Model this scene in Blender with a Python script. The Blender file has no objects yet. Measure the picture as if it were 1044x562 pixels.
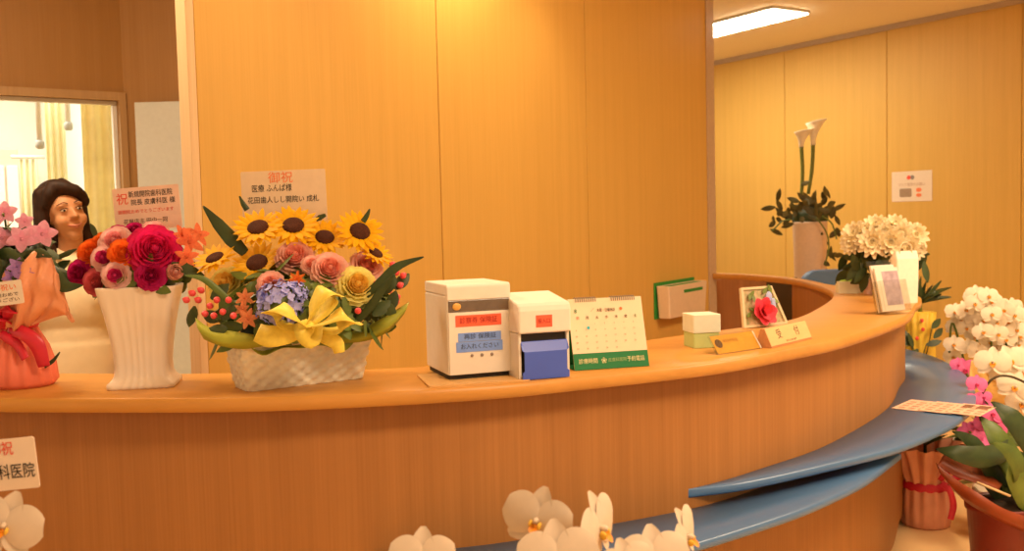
import bpy, bmesh, math, random
from mathutils import Vector, Matrix
from math import sin, cos, pi, radians, sqrt, atan2
RND = random.Random(11)
scene = bpy.context.scene
COL = scene.collection
V = Vector

# ------------------------------------------------------------------ camera model
FPX, CAMZ, PIT, ROL = 1000.0, 1.48, radians(3.4), radians(1.4)
def ray(px, py):
    a, b = (px - 522) / FPX, (py - 281) / FPX
    x, y = a * cos(ROL) - b * sin(ROL), a * sin(ROL) + b * cos(ROL)
    return V((x, cos(PIT) - y * sin(PIT), -sin(PIT) - y * cos(PIT)))
def at(px, py, z):
    d = ray(px, py); return V((0, 0, CAMZ)) + d * ((z - CAMZ) / d.z)
def ad(px, py, Y):
    d = ray(px, py); return V((0, 0, CAMZ)) + d * (Y / d.y)

cam = bpy.data.cameras.new('camera'); camo = bpy.data.objects.new('camera', cam); COL.objects.link(camo)
cam.sensor_width = 36; cam.lens = FPX / 1044 * 36; cam.clip_start = 0.05
fw = V((0, cos(PIT), -sin(PIT))); up = V((0, sin(PIT), cos(PIT))); rt = V((1, 0, 0))
cr, sr = cos(ROL), sin(ROL)
cx_ = rt * cr - up * sr; cy_ = rt * sr + up * cr
camo.matrix_world = Matrix((( cx_.x, cy_.x, -fw.x, 0), (cx_.y, cy_.y, -fw.y, 0), (cx_.z, cy_.z, -fw.z, CAMZ), (0, 0, 0, 1)))
cam.dof.use_dof = True; cam.dof.focus_distance = 2.7; cam.dof.aperture_fstop = 5.6
scene.camera = camo

# ------------------------------------------------------------------ materials
LIT = (1.0, 0.66, 0.36)                       # tint of the warm lamps
def lin(h):
    h = h.lstrip('#'); o = []
    for i in (0, 2, 4):
        c = int(h[i:i + 2], 16) / 255
        o.append(c / 12.92 if c <= .04045 else ((c + .055) / 1.055) ** 2.4)
    return o
def C(h, k=1.0):                              # surface colour that shows as h under the warm lamps
    return tuple(max(.004, min(.9, c / (l * k))) for c, l in zip(lin(h), (1.0, .72, .45)))
MATS = {}
def mat(name, col, rough=.55, vary=.06, scale=40, spec=.3, bump=0, sheen=0, trans=0, col2=None, emit=None, es=1, stretch=(1, 1, 1), sss=0):
    if name in MATS: return MATS[name]
    m = bpy.data.materials.new(name); m.use_nodes = True; nt = m.node_tree; b = nt.nodes['Principled BSDF']
    tc = nt.nodes.new('ShaderNodeTexCoord'); mp = nt.nodes.new('ShaderNodeMapping'); mp.inputs['Scale'].default_value = stretch
    n = nt.nodes.new('ShaderNodeTexNoise'); n.inputs['Scale'].default_value = scale; n.inputs['Detail'].default_value = 4
    nt.links.new(tc.outputs['Object'], mp.inputs['Vector']); nt.links.new(mp.outputs[0], n.inputs['Vector'])
    r = nt.nodes.new('ShaderNodeValToRGB'); r.color_ramp.elements[0].position = .3; r.color_ramp.elements[1].position = .7
    c2 = col2 or tuple(min(.95, c * (1 + vary)) for c in col)
    c1 = col if col2 else tuple(c * (1 - vary) for c in col)
    r.color_ramp.elements[0].color = (*c1, 1); r.color_ramp.elements[1].color = (*c2, 1)
    nt.links.new(n.outputs['Fac'], r.inputs['Fac']); nt.links.new(r.outputs['Color'], b.inputs['Base Color'])
    b.inputs['Roughness'].default_value = rough; b.inputs['Specular IOR Level'].default_value = spec
    if sss: b.inputs['Subsurface Weight'].default_value = sss; b.inputs['Subsurface Radius'].default_value = (.01, .005, .003)
    if trans:
        b.inputs['Transmission Weight'].default_value = trans; b.inputs['IOR'].default_value = 1.3
    if bump:
        bp = nt.nodes.new('ShaderNodeBump'); bp.inputs['Strength'].default_value = bump; bp.inputs['Distance'].default_value = .003
        nt.links.new(n.outputs['Fac'], bp.inputs['Height']); nt.links.new(bp.outputs[0], b.inputs['Normal'])
    if emit:
        b.inputs['Emission Color'].default_value = (*emit, 1); b.inputs['Emission Strength'].default_value = es
    MATS[name] = m; return m
def wood(name, a, b_, rough=.45, stretch=(55, 55, 1.2), spec=.3, fine=.5):
    m = bpy.data.materials.new(name); m.use_nodes = True; nt = m.node_tree; b = nt.nodes['Principled BSDF']
    tc = nt.nodes.new('ShaderNodeTexCoord'); mp = nt.nodes.new('ShaderNodeMapping'); mp.inputs['Scale'].default_value = stretch
    n1 = nt.nodes.new('ShaderNodeTexNoise'); n1.inputs['Scale'].default_value = .35; n1.inputs['Detail'].default_value = 3
    n2 = nt.nodes.new('ShaderNodeTexNoise'); n2.inputs['Scale'].default_value = 2.2; n2.inputs['Detail'].default_value = 6
    nt.links.new(tc.outputs['Object'], mp.inputs['Vector'])
    for n in (n1, n2): nt.links.new(mp.outputs[0], n.inputs['Vector'])
    mx = nt.nodes.new('ShaderNodeMix'); mx.inputs['Factor'].default_value = fine
    nt.links.new(n1.outputs['Fac'], mx.inputs['A']); nt.links.new(n2.outputs['Fac'], mx.inputs['B'])
    r = nt.nodes.new('ShaderNodeValToRGB'); r.color_ramp.elements[0].position = .34; r.color_ramp.elements[1].position = .66
    r.color_ramp.elements[0].color = (*a, 1); r.color_ramp.elements[1].color = (*b_, 1)
    nt.links.new(mx.outputs['Result'], r.inputs['Fac']); nt.links.new(r.outputs['Color'], b.inputs['Base Color'])
    b.inputs['Roughness'].default_value = rough; b.inputs['Specular IOR Level'].default_value = spec
    MATS[name] = m; return m
def glassy(name, tint=(.95, .97, .95), rough=.02):
    m = bpy.data.materials.new(name); m.use_nodes = True; nt = m.node_tree
    for n in list(nt.nodes): nt.nodes.remove(n)
    o = nt.nodes.new('ShaderNodeOutputMaterial'); t = nt.nodes.new('ShaderNodeBsdfTransparent'); g = nt.nodes.new('ShaderNodeBsdfGlossy')
    t.inputs['Color'].default_value = (*tint, 1); g.inputs['Roughness'].default_value = rough
    mx = nt.nodes.new('ShaderNodeMixShader'); mx.inputs[0].default_value = .05
    nt.links.new(t.outputs[0], mx.inputs[1]); nt.links.new(g.outputs[0], mx.inputs[2]); nt.links.new(mx.outputs[0], o.inputs[0])
    MATS[name] = m; return m

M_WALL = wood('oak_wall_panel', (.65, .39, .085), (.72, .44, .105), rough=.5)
M_DWALL = wood('shaded_wall_panel', (.34, .17, .05), (.38, .20, .065), rough=.5)  # dim light on the left and recess walls put into a darker veneer colour
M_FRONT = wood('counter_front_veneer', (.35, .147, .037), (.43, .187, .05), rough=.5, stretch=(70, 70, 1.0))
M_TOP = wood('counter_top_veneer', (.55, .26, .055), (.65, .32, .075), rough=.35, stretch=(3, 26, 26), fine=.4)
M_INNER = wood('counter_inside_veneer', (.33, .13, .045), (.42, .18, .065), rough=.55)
M_TRIM = wood('pale_wood_trim', (.74, .52, .28), (.82, .6, .34), rough=.5)
M_BLUE = mat('blue_laminate', (.075, .175, .36), rough=.33, vary=.03, spec=.7)
M_FLOOR = mat('warm_floor_vinyl', (.85, .56, .26), rough=.4, vary=.05, scale=3)
M_CEIL = mat('ceiling_board', (.93, .80, .55), rough=.9, vary=.03, scale=60)
M_CORN = mat('cornice_strip', (.50, .38, .26), rough=.6, vary=.02)
M_WHITE = mat('white_plastic', (.83, .76, .66), rough=.45, vary=.02)
M_WHITE2 = mat('white_card', (.84, .74, .63), rough=.7, vary=.02)
M_PINKCARD = mat('pale_pink_card', (.86, .60, .47), rough=.7, vary=.03)
M_CREAM = mat('cream_paper', (.84, .68, .45), rough=.7, vary=.04)
M_BLACKINK = mat('black_ink', (.03, .022, .016), rough=.7)
M_BROWNINK = mat('brown_ink', (.16, .085, .04), rough=.7)
M_REDINK = mat('red_ink', (.80, .10, .06), rough=.7)
M_ORANGEINK = mat('orange_red_ink', (.85, .22, .08), rough=.7)
M_GREYINK = mat('grey_ink', (.30, .24, .20), rough=.7)
M_DARK = mat('dark_plastic', (.03, .025, .022), rough=.6)  # near-black plastic of the box base and inner tray
M_GLASS = glassy('clear_glass')
M_ACRYL = glassy('clear_acrylic', (.93, .93, .9), .05)

# ------------------------------------------------------------------ object helpers
def link(o, parent=None):
    COL.objects.link(o)
    if parent: o.parent = parent
    return o
def tag(o, label=None, cat=None, group=None, kind=None):
    if label: o['label'] = label
    if cat: o['category'] = cat
    if group: o['group'] = group
    if kind: o['kind'] = kind
    return o
def thing(name, label, cat, loc=(0, 0, 0), rz=0, group=None):
    o = bpy.data.objects.new(name, None); COL.objects.link(o); o.empty_display_size = .05
    o.location = loc; o.rotation_euler = (0, 0, rz)
    return tag(o, label, cat, group)
def mesh(name, bm, mats, smooth=True):
    bmesh.ops.recalc_face_normals(bm, faces=bm.faces[:]) if smooth != 'keep' else None
    me = bpy.data.meshes.new(name); bm.to_mesh(me); bm.free()
    for m in (mats if isinstance(mats, (list, tuple)) else [mats]): me.materials.append(m)
    if smooth: me.polygons.foreach_set('use_smooth', [True] * len(me.polygons))
    return me
def obj(name, bm, mats, parent=None, smooth=True, bevel=0, M=None, segs=2, autos=False, solid=0):
    o = bpy.data.objects.new(name, mesh(name, bm, mats, smooth)); link(o, parent)
    if M is not None: o.matrix_basis = M
    if solid:
        s = o.modifiers.new('solid', 'SOLIDIFY'); s.thickness = solid; s.offset = 0
    if bevel:
        b = o.modifiers.new('bevel', 'BEVEL'); b.width = bevel; b.segments = segs; b.limit_method = 'ANGLE'; b.angle_limit = radians(35)
    return o
def T(x, y, z): return Matrix.Translation((x, y, z))
def RX(a): return Matrix.Rotation(a, 4, 'X')
def RY(a): return Matrix.Rotation(a, 4, 'Y')
def RZ(a): return Matrix.Rotation(a, 4, 'Z')
def S(x, y=None, z=None):
    return Matrix.Diagonal((x, x if y is None else y, x if z is None else z, 1))
def box(bm, x0, x1, y0, y1, z0, z1, M=None, mi=0):
    r = bmesh.ops.create_cube(bm, size=1, matrix=(M or Matrix()) @ T((x0 + x1) / 2, (y0 + y1) / 2, (z0 + z1) / 2) @ S(x1 - x0, y1 - y0, z1 - z0))
    for f in set(f for v in r['verts'] for f in v.link_faces): f.material_index = mi
def sphere(bm, c, r, M=None, u=16, v=10, mi=0):
    if not hasattr(r, '__len__'): r = (r, r, r)
    q = bmesh.ops.create_uvsphere(bm, u_segments=u, v_segments=v, radius=1, matrix=(M or Matrix()) @ T(*c) @ S(*r))
    for f in set(f for w in q['verts'] for f in w.link_faces): f.material_index = mi
def loft(bm, rings, closed=True, cap0=True, cap1=True, mi=0):
    vs = [[bm.verts.new(p) for p in r] for r in rings]; n = len(vs[0])
    for a, b in zip(vs, vs[1:]):
        for i in range(n if closed else n - 1):
            f = bm.faces.new((a[i], a[(i + 1) % n], b[(i + 1) % n], b[i])); f.material_index = mi
    if closed and cap0: bm.faces.new(vs[0][::-1]).material_index = mi
    if closed and cap1: bm.faces.new(vs[-1]).material_index = mi
    return vs
def lathe(bm, prof, n=32, M=None, cap0=True, cap1=True, mi=0):
    M = M or Matrix()
    loft(bm, [[M @ V((r * cos(2 * pi * i / n), r * sin(2 * pi * i / n), z)) for i in range(n)] for r, z in prof], True, cap0, cap1, mi)
def crom(pts, k=8, closed=False):
    pts = [V(p) for p in pts]; out = []; n = len(pts)
    for i in range(n if closed else n - 1):
        g = lambda j: pts[j % n] if closed else pts[max(0, min(n - 1, j))]
        p0, p1, p2, p3 = g(i - 1), g(i), g(i + 1), g(i + 2)
        for s in range(k):
            t = s / k
            out.append(.5 * ((2 * p1) + (p2 - p0) * t + (2 * p0 - 5 * p1 + 4 * p2 - p3) * t * t + (3 * p1 - p0 - 3 * p2 + p3) * t ** 3))
    if not closed: out.append(pts[-1])
    return out
def tube(bm, pts, r, n=8, k=6, mi=0, cap=True):
    P = crom(pts, k) if k > 1 else [V(p) for p in pts]
    rr = r if hasattr(r, '__len__') else [r, r]
    rings = []; prev = None
    for i, p in enumerate(P):
        t = (P[min(i + 1, len(P) - 1)] - P[max(i - 1, 0)]).normalized()
        a = prev if prev is not None else (V((0, 0, 1)) if abs(t.z) < .9 else V((1, 0, 0)))
        x = (a - t * a.dot(t)).normalized(); y = t.cross(x); prev = x
        s = i / (len(P) - 1) * (len(rr) - 1); j = min(int(s), len(rr) - 2); rad = rr[j] + (rr[j + 1] - rr[j]) * (s - j)
        rings.append([p + (x * cos(2 * pi * q / n) + y * sin(2 * pi * q / n)) * rad for q in range(n)])
    loft(bm, rings, True, cap, cap, mi)
def strip(bm, pts, hw, nrm, k=6, mi=0, bulge=0):
    """ribbon following pts, hw half width (list along it), lying across nrm"""
    P = crom(pts, k); hw = hw if hasattr(hw, '__len__') else [hw, hw]; nrm = V(nrm).normalized(); rows = []
    for i, p in enumerate(P):
        t = (P[min(i + 1, len(P) - 1)] - P[max(i - 1, 0)]).normalized()
        s = t.cross(nrm)
        if s.length < 1e-4: s = V((0, 0, 1))
        s.normalize(); q = i / (len(P) - 1) * (len(hw) - 1); j = min(int(q), len(hw) - 2); w = hw[j] + (hw[j + 1] - hw[j]) * (q - j)
        rows.append([p - s * w, p + nrm * bulge, p + s * w])
    loft(bm, rows, False, mi=mi)
def petal(bm, l, w, M, prof=None, bend=0, cup=0, nu=4, nv=7, mi=0, ruffle=0, x0=0):
    prof = prof or (lambda t: sin(pi * min(1, t * .93 + .03)) ** .7)
    rows = []
    for j in range(nv + 1):
        t = j / nv; hw = w * .5 * prof(t); row = []
        for i in range(nu + 1):
            s = 2 * i / nu - 1
            z = bend * t * t + cup * s * s * prof(t) + ruffle * sin(s * 7 + j * 1.3) * t
            row.append(M @ V((x0 + l * t, s * hw, z)))
        rows.append(row)
    loft(bm, rows, False, mi=mi)
def facing(n, upv=(0, 0, 1), spin=0):
    z = V(n).normalized(); u = V(upv); x = u.cross(z)
    if x.length < 1e-3: x = V((1, 0, 0))
    x.normalize(); y = z.cross(x)
    m = Matrix((( x.x, y.x, z.x, 0), (x.y, y.y, z.y, 0), (x.z, y.z, z.z, 0), (0, 0, 0, 1)))
    return m @ RZ(spin)
def inst(name, me, parent, p, n=(0, -1, 0), s=1, spin=0, upv=(0, 0, 1), label=None):
    o = bpy.data.objects.new(name, me); link(o, parent)
    q = V(p) - (parent.location if parent else V((0, 0, 0)))
    o.matrix_basis = Matrix.Translation(q) @ facing(n, upv, spin) @ (S(s) if not hasattr(s, '__len__') else S(*s))
    if label: o['label'] = label
    return o
def sub(name, me, parent):
    o = bpy.data.objects.new(name, me); link(o, parent); return o
def text(body, size, m, parent, loc, rot=None, name='lettering', wid=None, thick=.0002, align='CENTER', bold=0):
    cu = bpy.data.curves.new('txt', 'FONT'); cu.body = body; cu.size = size; cu.align_x = align; cu.align_y = 'CENTER'
    cu.extrude = thick; cu.offset = bold; cu.resolution_u = 2; cu.space_line = .95
    o = bpy.data.objects.new('txt', cu); COL.objects.link(o)
    dg = bpy.context.evaluated_depsgraph_get(); me = bpy.data.meshes.new_from_object(o.evaluated_get(dg))
    bpy.data.objects.remove(o); bpy.data.curves.remove(cu)
    me.name = name; me.materials.clear(); me.materials.append(m)
    t = bpy.data.objects.new(name, me); link(t, parent)
    sx = 1
    if wid and len(me.vertices):
        xs = [v.co.x for v in me.vertices]; sx = wid / max(1e-5, max(xs) - min(xs))
    t.matrix_basis = T(*loc) @ (rot if rot is not None else RX(pi / 2)) @ S(sx, 1, 1)
    return t
def rrect(w, d, r, n=6):
    pts = []
    for cx, cy, a0 in ((w / 2 - r, d / 2 - r, 0), (-w / 2 + r, d / 2 - r, pi / 2), (-w / 2 + r, -d / 2 + r, pi), (w / 2 - r, -d / 2 + r, 1.5 * pi)):
        for i in range(n + 1):
            a = a0 + pi / 2 * i / n; pts.append((cx + r * cos(a), cy + r * sin(a)))
    return pts
def strut(name, bm, m, smooth=False, **k):
    o = obj(name, bm, m, None, smooth, **k); o['kind'] = 'structure'; return o
def remesh(bm, voxel, name, mats, parent, smooth_it=6, M=None):
    me = bpy.data.meshes.new(name); bm.to_mesh(me); bm.free()
    o = bpy.data.objects.new('tmp', me); COL.objects.link(o)
    r = o.modifiers.new('r', 'REMESH'); r.mode = 'VOXEL'; r.voxel_size = voxel; r.use_smooth_shade = True
    s = o.modifiers.new('s', 'SMOOTH'); s.iterations = smooth_it; s.factor = .5
    dg = bpy.context.evaluated_depsgraph_get(); me2 = bpy.data.meshes.new_from_object(o.evaluated_get(dg))
    bpy.data.objects.remove(o); me2.name = name; me2.materials.clear()
    for m in (mats if isinstance(mats, (list, tuple)) else [mats]): me2.materials.append(m)
    me2.polygons.foreach_set('use_smooth', [True] * len(me2.polygons))
    q = bpy.data.objects.new(name, me2); link(q, parent)
    if M is not None: q.matrix_basis = M
    return q
def limb(bm, pts, rad, M=None, n=12, sub_=5):
    """overlapping tapered blobs along a polyline (closed pieces for remeshing)"""
    M = M or Matrix()
    for (a, ra), (b, rb) in zip(zip(pts, rad), list(zip(pts, rad))[1:]):
        a, b = V(a), V(b); d = (b - a); L = d.length
        q = d.to_track_quat('Z', 'Y').to_matrix().to_4x4()
        bmesh.ops.create_cone(bm, cap_ends=True, segments=n, radius1=ra, radius2=rb, depth=L, matrix=M @ Matrix.Translation((a + b) / 2) @ q)
    for p, r in zip(pts, rad): sphere(bm, p, r, M, n, 8)
# ------------------------------------------------------------------ flower prototypes (unit radius, facing +Z)
def rose_bm(layers=None, seed=1):
    r_ = random.Random(seed); bm = bmesh.new()
    layers = layers or [(.12, .44, 3, 0), (.22, .47, 3, .0), (.33, .48, 4, .02), (.45, .47, 5, .06), (.57, .43, 5, .12), (.69, .36, 6, .25), (.80, .25, 6, .45), (.88, .10, 7, .6)]
    for li, (r, h, n, fl) in enumerate(layers):
        for k in range(n):
            a0 = 2 * pi * k / n + li * .7 + r_.uniform(-.15, .15); half = pi / n * 1.45; rows = []
            hh = h * r_.uniform(.93, 1.05)
            for j in range(6):
                t = j / 5; wd = sqrt(max(0.12, 1 - (max(0, t - .55) / .5) ** 2)); row = []
                for i in range(7):
                    s = i / 3 - 1
                    rr = r * (.3 + .7 * t ** .55) + fl * .22 * t ** 3 + .05 * s * s * r * (1 if i % 2 else .8)
                    z = -.35 + (hh + .35) * t ** .85 - fl * .3 * t ** 4 - .05 * s * s
                    row.append(V((rr * cos(a0 + s * half * wd), rr * sin(a0 + s * half * wd), z)))
                rows.append(row)
            loft(bm, rows, False, mi=1 if li < 4 else 0)
    sphere(bm, (0, 0, .12), (.2, .2, .3), None, 10, 8, 1); sphere(bm, (0, 0, .0), (.5, .5, .25), None, 12, 6, 1)
    sphere(bm, (0, 0, -.3), (.5, .5, .25), None, 12, 6, 0)
    return bm
def translucent(m, f=.4):                      # thin petals and cloth let light through
    nt = m.node_tree; b = nt.nodes['Principled BSDF']; out = next(n for n in nt.nodes if n.type == 'OUTPUT_MATERIAL')
    t = nt.nodes.new('ShaderNodeBsdfTranslucent'); mx = nt.nodes.new('ShaderNodeMixShader'); mx.inputs[0].default_value = f
    src = b.inputs['Base Color'].links[0].from_socket; nt.links.new(src, t.inputs['Color'])
    nt.links.new(b.outputs[0], mx.inputs[1]); nt.links.new(t.outputs[0], mx.inputs[2]); nt.links.new(mx.outputs[0], out.inputs[0]); return m
def fl_mat(name, h, k=1.0, rough=.6, vary=.08):
    return MATS[name] if name in MATS else translucent(mat(name, C(h, k), rough, vary, 8, .2), .45)
ROSES = {}
def rose_mesh(name, outer, inner):
    if name not in ROSES: ROSES[name] = mesh('rose', rose_bm(seed=len(ROSES) + 1), [outer, inner])
    return ROSES[name]
M_SUNP = translucent(mat('sunflower_petal', C('#F49C04', .95), .6, .12, 6, .2), .3)
M_SUND = mat('sunflower_disc', (.075, .025, .012), .8, .5, 30, .1, bump=.6)
def sunflower_bm():
    bm = bmesh.new(); r_ = random.Random(4)
    for lay in range(2):
        for k in range(17):
            a = 2 * pi * (k + lay * .5) / 17 + r_.uniform(-.07, .07)
            petal(bm, .62 * r_.uniform(.9, 1.08), .25, RZ(a) @ T(.38, 0, .02 - .04 * lay) @ RY(-.28 + .3 * lay + r_.uniform(-.12, .12)), lambda t: sin(pi * min(1, t * .8 + .2)) ** .8, bend=-.05, cup=-.03, nu=2, nv=5)
    lathe(bm, [(.05, -.2), (.3, -.12), (.45, -.02)], 16)
    return bm
SUNF = mesh('sunflower', sunflower_bm(), M_SUNP)
_b = bmesh.new(); lathe(_b, [(.001, .12), (.15, .13), (.28, .12), (.38, .07), (.43, -.02)][::-1], 20); SUND = mesh('disc', _b, M_SUND)
def star_bm(n=5, w=.75, l=1.0, bend=-.15):
    bm = bmesh.new()
    for k in range(n):
        petal(bm, l, w, RZ(2 * pi * k / n + pi / 2) @ RY(-.25), lambda t: sin(pi * min(1, t * .78 + .2)) ** .75, bend=bend, cup=.06, nv=6, x0=.02)
    lathe(bm, [(.02, -.35), (.08, -.15), (.14, .05)], 8)
    return bm
M_ORCH = mat('white_orchid_petal', (.66, .54, .41), .55, .03, 4, .25)
M_ORCHF = mat('warm_white_orchid_petal', (.88, .78, .60), .55, .04, 4, .25)
M_LIP = mat('orchid_lip_yellow', (.85, .50, .06), .5, .2, 6)
M_LIPO = mat('orchid_lip_orange', (.80, .28, .02), .5, .2, 6)
M_ORCHP = mat('pink_orchid_petal', (.85, .17, .42), .55, .1, 4, .25)
def orchid_bm(nv=7, nu=6):
    bm = bmesh.new(); rd = lambda t: (sin(pi * min(1, t * .86 + .08)) ** .55)
    sp = lambda t: sin(pi * min(1, t * .86 + .09)) ** .8
    for a in (90, 218, 322): petal(bm, .62, .42, RZ(radians(a)) @ T(.02, 0, -.03) @ RY(.05), sp, bend=-.04, cup=.05, nu=4, nv=nv)
    for a, sx in ((14, 1), (166, -1)): petal(bm, .66, .80, RZ(radians(a)) @ T(.01, 0, .01) @ RY(-.1), rd, bend=-.09, cup=-.06, nu=nu, nv=nv)
    return bm
def lip_bm():
    bm = bmesh.new()
    sphere(bm, (0, .03, .06), (.05, .06, .08), None, 10, 8, 2)
    for s in (-1, 1): sphere(bm, (.085 * s, -.05, .07), (.035, .075, .06), T(0, 0, 0), 10, 8, 0)
    petal(bm, .2, .17, RZ(-pi / 2) @ T(.03, 0, .05) @ RY(-.5), None, bend=.03, cup=.03, mi=1)
    sphere(bm, (0, -.07, .07), (.05, .04, .035), None, 8, 6, 1)
    return bm
ORCH = mesh('flower', orchid_bm(12, 8), M_ORCH); ORCHS = mesh('flower', orchid_bm(5, 4), M_ORCHF); ORCHP = mesh('flower', orchid_bm(5, 4), M_ORCHP)
LIP = mesh('lip', lip_bm(), [M_LIP, M_LIPO, M_ORCH]); LIPP = mesh('lip', lip_bm(), [mat('orchid_lip_magenta', (.6, .03, .12)), mat('orchid_lip_magenta_deep', (.5, .02, .1)), M_ORCHP])
def orchid(parent, p, n, s, spin=0, me=None, lip=None):
    o = inst('flower', me or ORCH, parent, p, n, s, spin); sub('lip', lip or LIP, o); return o
M_LEAF = mat('leaf_green', (.11, .16, .028), .45, .3, 12, .4)
M_LEAFD = mat('dark_leaf_green', (.045, .07, .02), .45, .3, 12, .4)
M_LEAFL = mat('light_leaf_green', (.17, .23, .035), .45, .25, 12, .4)
M_STEM = mat('stem_green', (.12, .16, .03), .5, .2, 20)
LEAFP = lambda t: sin(pi * min(1, t * .93 + .05)) ** .8
def leafset(name, parent, spots, m):
    for q in spots: foliage(name, parent, [q], m)
def foliage(name, parent, spots, m, seed=3):
    """spots: (point, normal, length, width, spin)"""
    bm = bmesh.new(); o0 = parent.location
    for p, n, l, w, sp in spots:
        petal(bm, l, w, Matrix.Translation(V(p) - o0) @ facing(n, (0, 0, 1), sp) @ RY(-.2), LEAFP, bend=-l * .12, cup=-w * .12, nu=2, nv=5)
    return obj(name, bm, m, parent)
class Dome:
    def __init__(s, c, r): s.c = V(c); s.r = r
    def hit(s, px, py, out=1.0):
        d = ray(px, py); o = V((0, 0, CAMZ)) - s.c
        a = sum((d[i] / s.r[i]) ** 2 for i in range(3)); b = 2 * sum(d[i] * o[i] / s.r[i] ** 2 for i in range(3)); c = sum((o[i] / s.r[i]) ** 2 for i in range(3)) - out ** 2
        q = b * b - 4 * a * c
        k = (-b - sqrt(q)) / (2 * a) if q > 0 else -b / (2 * a)
        p = V((0, 0, CAMZ)) + d * k
        n = V([(p[i] - s.c[i]) / s.r[i] ** 2 for i in range(3)]).normalized()
        return p, n
    def fill(s, n, l, w, seed=1, zmin=-.3, sc=.9):
        r_ = random.Random(seed); out = []
        while len(out) < n:
            v = V((r_.gauss(0, 1), r_.gauss(0, 1), r_.gauss(0, 1))).normalized()
            if v.z < zmin: continue
            p = s.c + V([v[i] * s.r[i] * sc for i in range(3)])
            nn = V([v[i] / s.r[i] for i in range(3)]).normalized()
            out.append((p, (nn + V((r_.uniform(-.5, .5), r_.uniform(-.5, .5), r_.uniform(-.2, .5)))), l * r_.uniform(.7, 1.2), w * r_.uniform(.8, 1.2), r_.uniform(0, 6.28)))
        return out
CAMV = V((0, 0, CAMZ))
def tocam(p, n, k=.6):
    return (V(n).normalized() * (1 - k) + (CAMV - V(p)).normalized() * k).normalized()
# ------------------------------------------------------------------ room
ZC = 3.05
def frame2(a, b):                                   # local frame: x along a->b, y away to its left
    a, b = V((a[0], a[1], 0)), V((b[0], b[1], 0)); d = b - a
    return Matrix.Translation(a) @ RZ(atan2(d.y, d.x)), d.length
def on_line(px, py, a, b):                          # where the sight line meets the vertical plane a-b (distance along)
    d = ray(px, py); ax, ay, bx, by = a[0], a[1], b[0] - a[0], b[1] - a[1]; L = sqrt(bx * bx + by * by)
    k = (ax * by - ay * bx) / (d.x * by - d.y * bx)
    return ((d.x * k - ax) * bx + (d.y * k - ay) * by) / L, CAMZ + d.z * k
bm = bmesh.new(); box(bm, -7, 7, -3, 13, -.1, 0); strut('floor', bm, M_FLOOR)
bm = bmesh.new(); box(bm, -7, 7, -3, 13, ZC, ZC + .1); strut('ceiling', bm, M_CEIL)
# panelled wall behind the desk
A, B = ad(206, 225, 3.31), ad(722, 250, 6.83)
MW, LW = frame2(A, B)
cuts = [0] + [on_line(x, 225, A, B)[0] for x in (450.5, 600)] + [LW]
bm = bmesh.new(); box(bm, 0, LW, .02, .045, 0, ZC - .001)
for a, b in zip(cuts, cuts[1:]): box(bm, a + .003, b - .003, 0, .03, 0, ZC - .001)
strut('wall_back', bm, M_WALL, M=MW, bevel=.002)
xl = on_line(197.5, 225, A, B)[0]; xr = on_line(729.5, 250, A, B)[0]
bm = bmesh.new(); box(bm, xl, -.001, -.004, .05, 0, ZC - .001); strut('trim_1', bm, M_TRIM, M=MW, bevel=.003)
bm = bmesh.new(); box(bm, LW + .001, xr, -.006, .05, 0, ZC - .001); strut('trim_2', bm, mat('edge_strip', (.55, .40, .26), .4), M=MW, bevel=.003)
# right wall
def ceil_pt(px, py): return at(px, py, ZC - .045)
RA, RB = ceil_pt(730, 66.5), ceil_pt(1044, 3)
dR = (RB - RA).normalized(); RA2, RB2 = RA - dR * 2.2, RB + dR * 3.0
MR, LR = frame2(RA2, RB2)
rc = [0, on_line(720, 150, RA2, RB2)[0] - .4, on_line(800, 120, RA2, RB2)[0], on_line(904, 100, RA2, RB2)[0]]
while rc[-1] < LR - 1: rc.append(rc[-1] + 1.2)
rc.append(LR)
bm = bmesh.new(); box(bm, 0, LR, .02, .12, 0, ZC - .001)
for a, b in zip(rc, rc[1:]): box(bm, a + .003, b - .003, 0, .03, 0, ZC - .001)
strut('wall_right', bm, M_WALL, M=MR, bevel=.002)
bm = bmesh.new(); box(bm, 0, LR, -.02, .005, ZC - .045, ZC - .002); strut('trim_3', bm, M_CORN, M=MR)
bm = bmesh.new(); box(bm, 0, LR, -.012, -.001, 0, .08); strut('baseboard_right', bm, M_CORN, M=MR)
# left wall with the glazed opening
D = ad(131, 200, 5.2); E0 = ad(-120, 200, 4.55)
ML, LL = frame2(E0, D)
zt = on_line(60, 99.5, E0, D)[1]; xo = on_line(122.5, 150, E0, D)[0]
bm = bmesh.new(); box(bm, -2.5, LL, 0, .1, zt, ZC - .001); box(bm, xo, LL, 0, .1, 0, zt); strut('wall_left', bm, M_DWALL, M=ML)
bm = bmesh.new(); box(bm, -2.5, xo + .035, -.02, -.001, zt - .001, zt + .04); box(bm, xo + .001, xo + .036, -.02, -.001, 0, zt - .001)
strut('trim_4', bm, wood('window_casing', (.40, .24, .11), (.48, .30, .14)), M=ML)
win = thing('window_1', 'wide glazed opening to the bright treatment room behind the woman', 'window', (0, 0, 0)); win['kind'] = 'structure'; win.matrix_world = ML
M_ALU = mat('pale_aluminium', (.72, .70, .66), .35, .02)
bm = bmesh.new(); box(bm, -2.5, xo, .03, .06, zt - .022, zt - .001); box(bm, xo - .022, xo, .03, .06, 0, zt - .022); box(bm, -2.5, xo, .03, .06, .001, .03)
obj('window_frame', bm, M_ALU, win, False, .002)
bm = bmesh.new(); box(bm, -2.5, xo - .022, .042, .048, .03, zt - .022); obj('pane', bm, M_GLASS, win, False)
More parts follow.
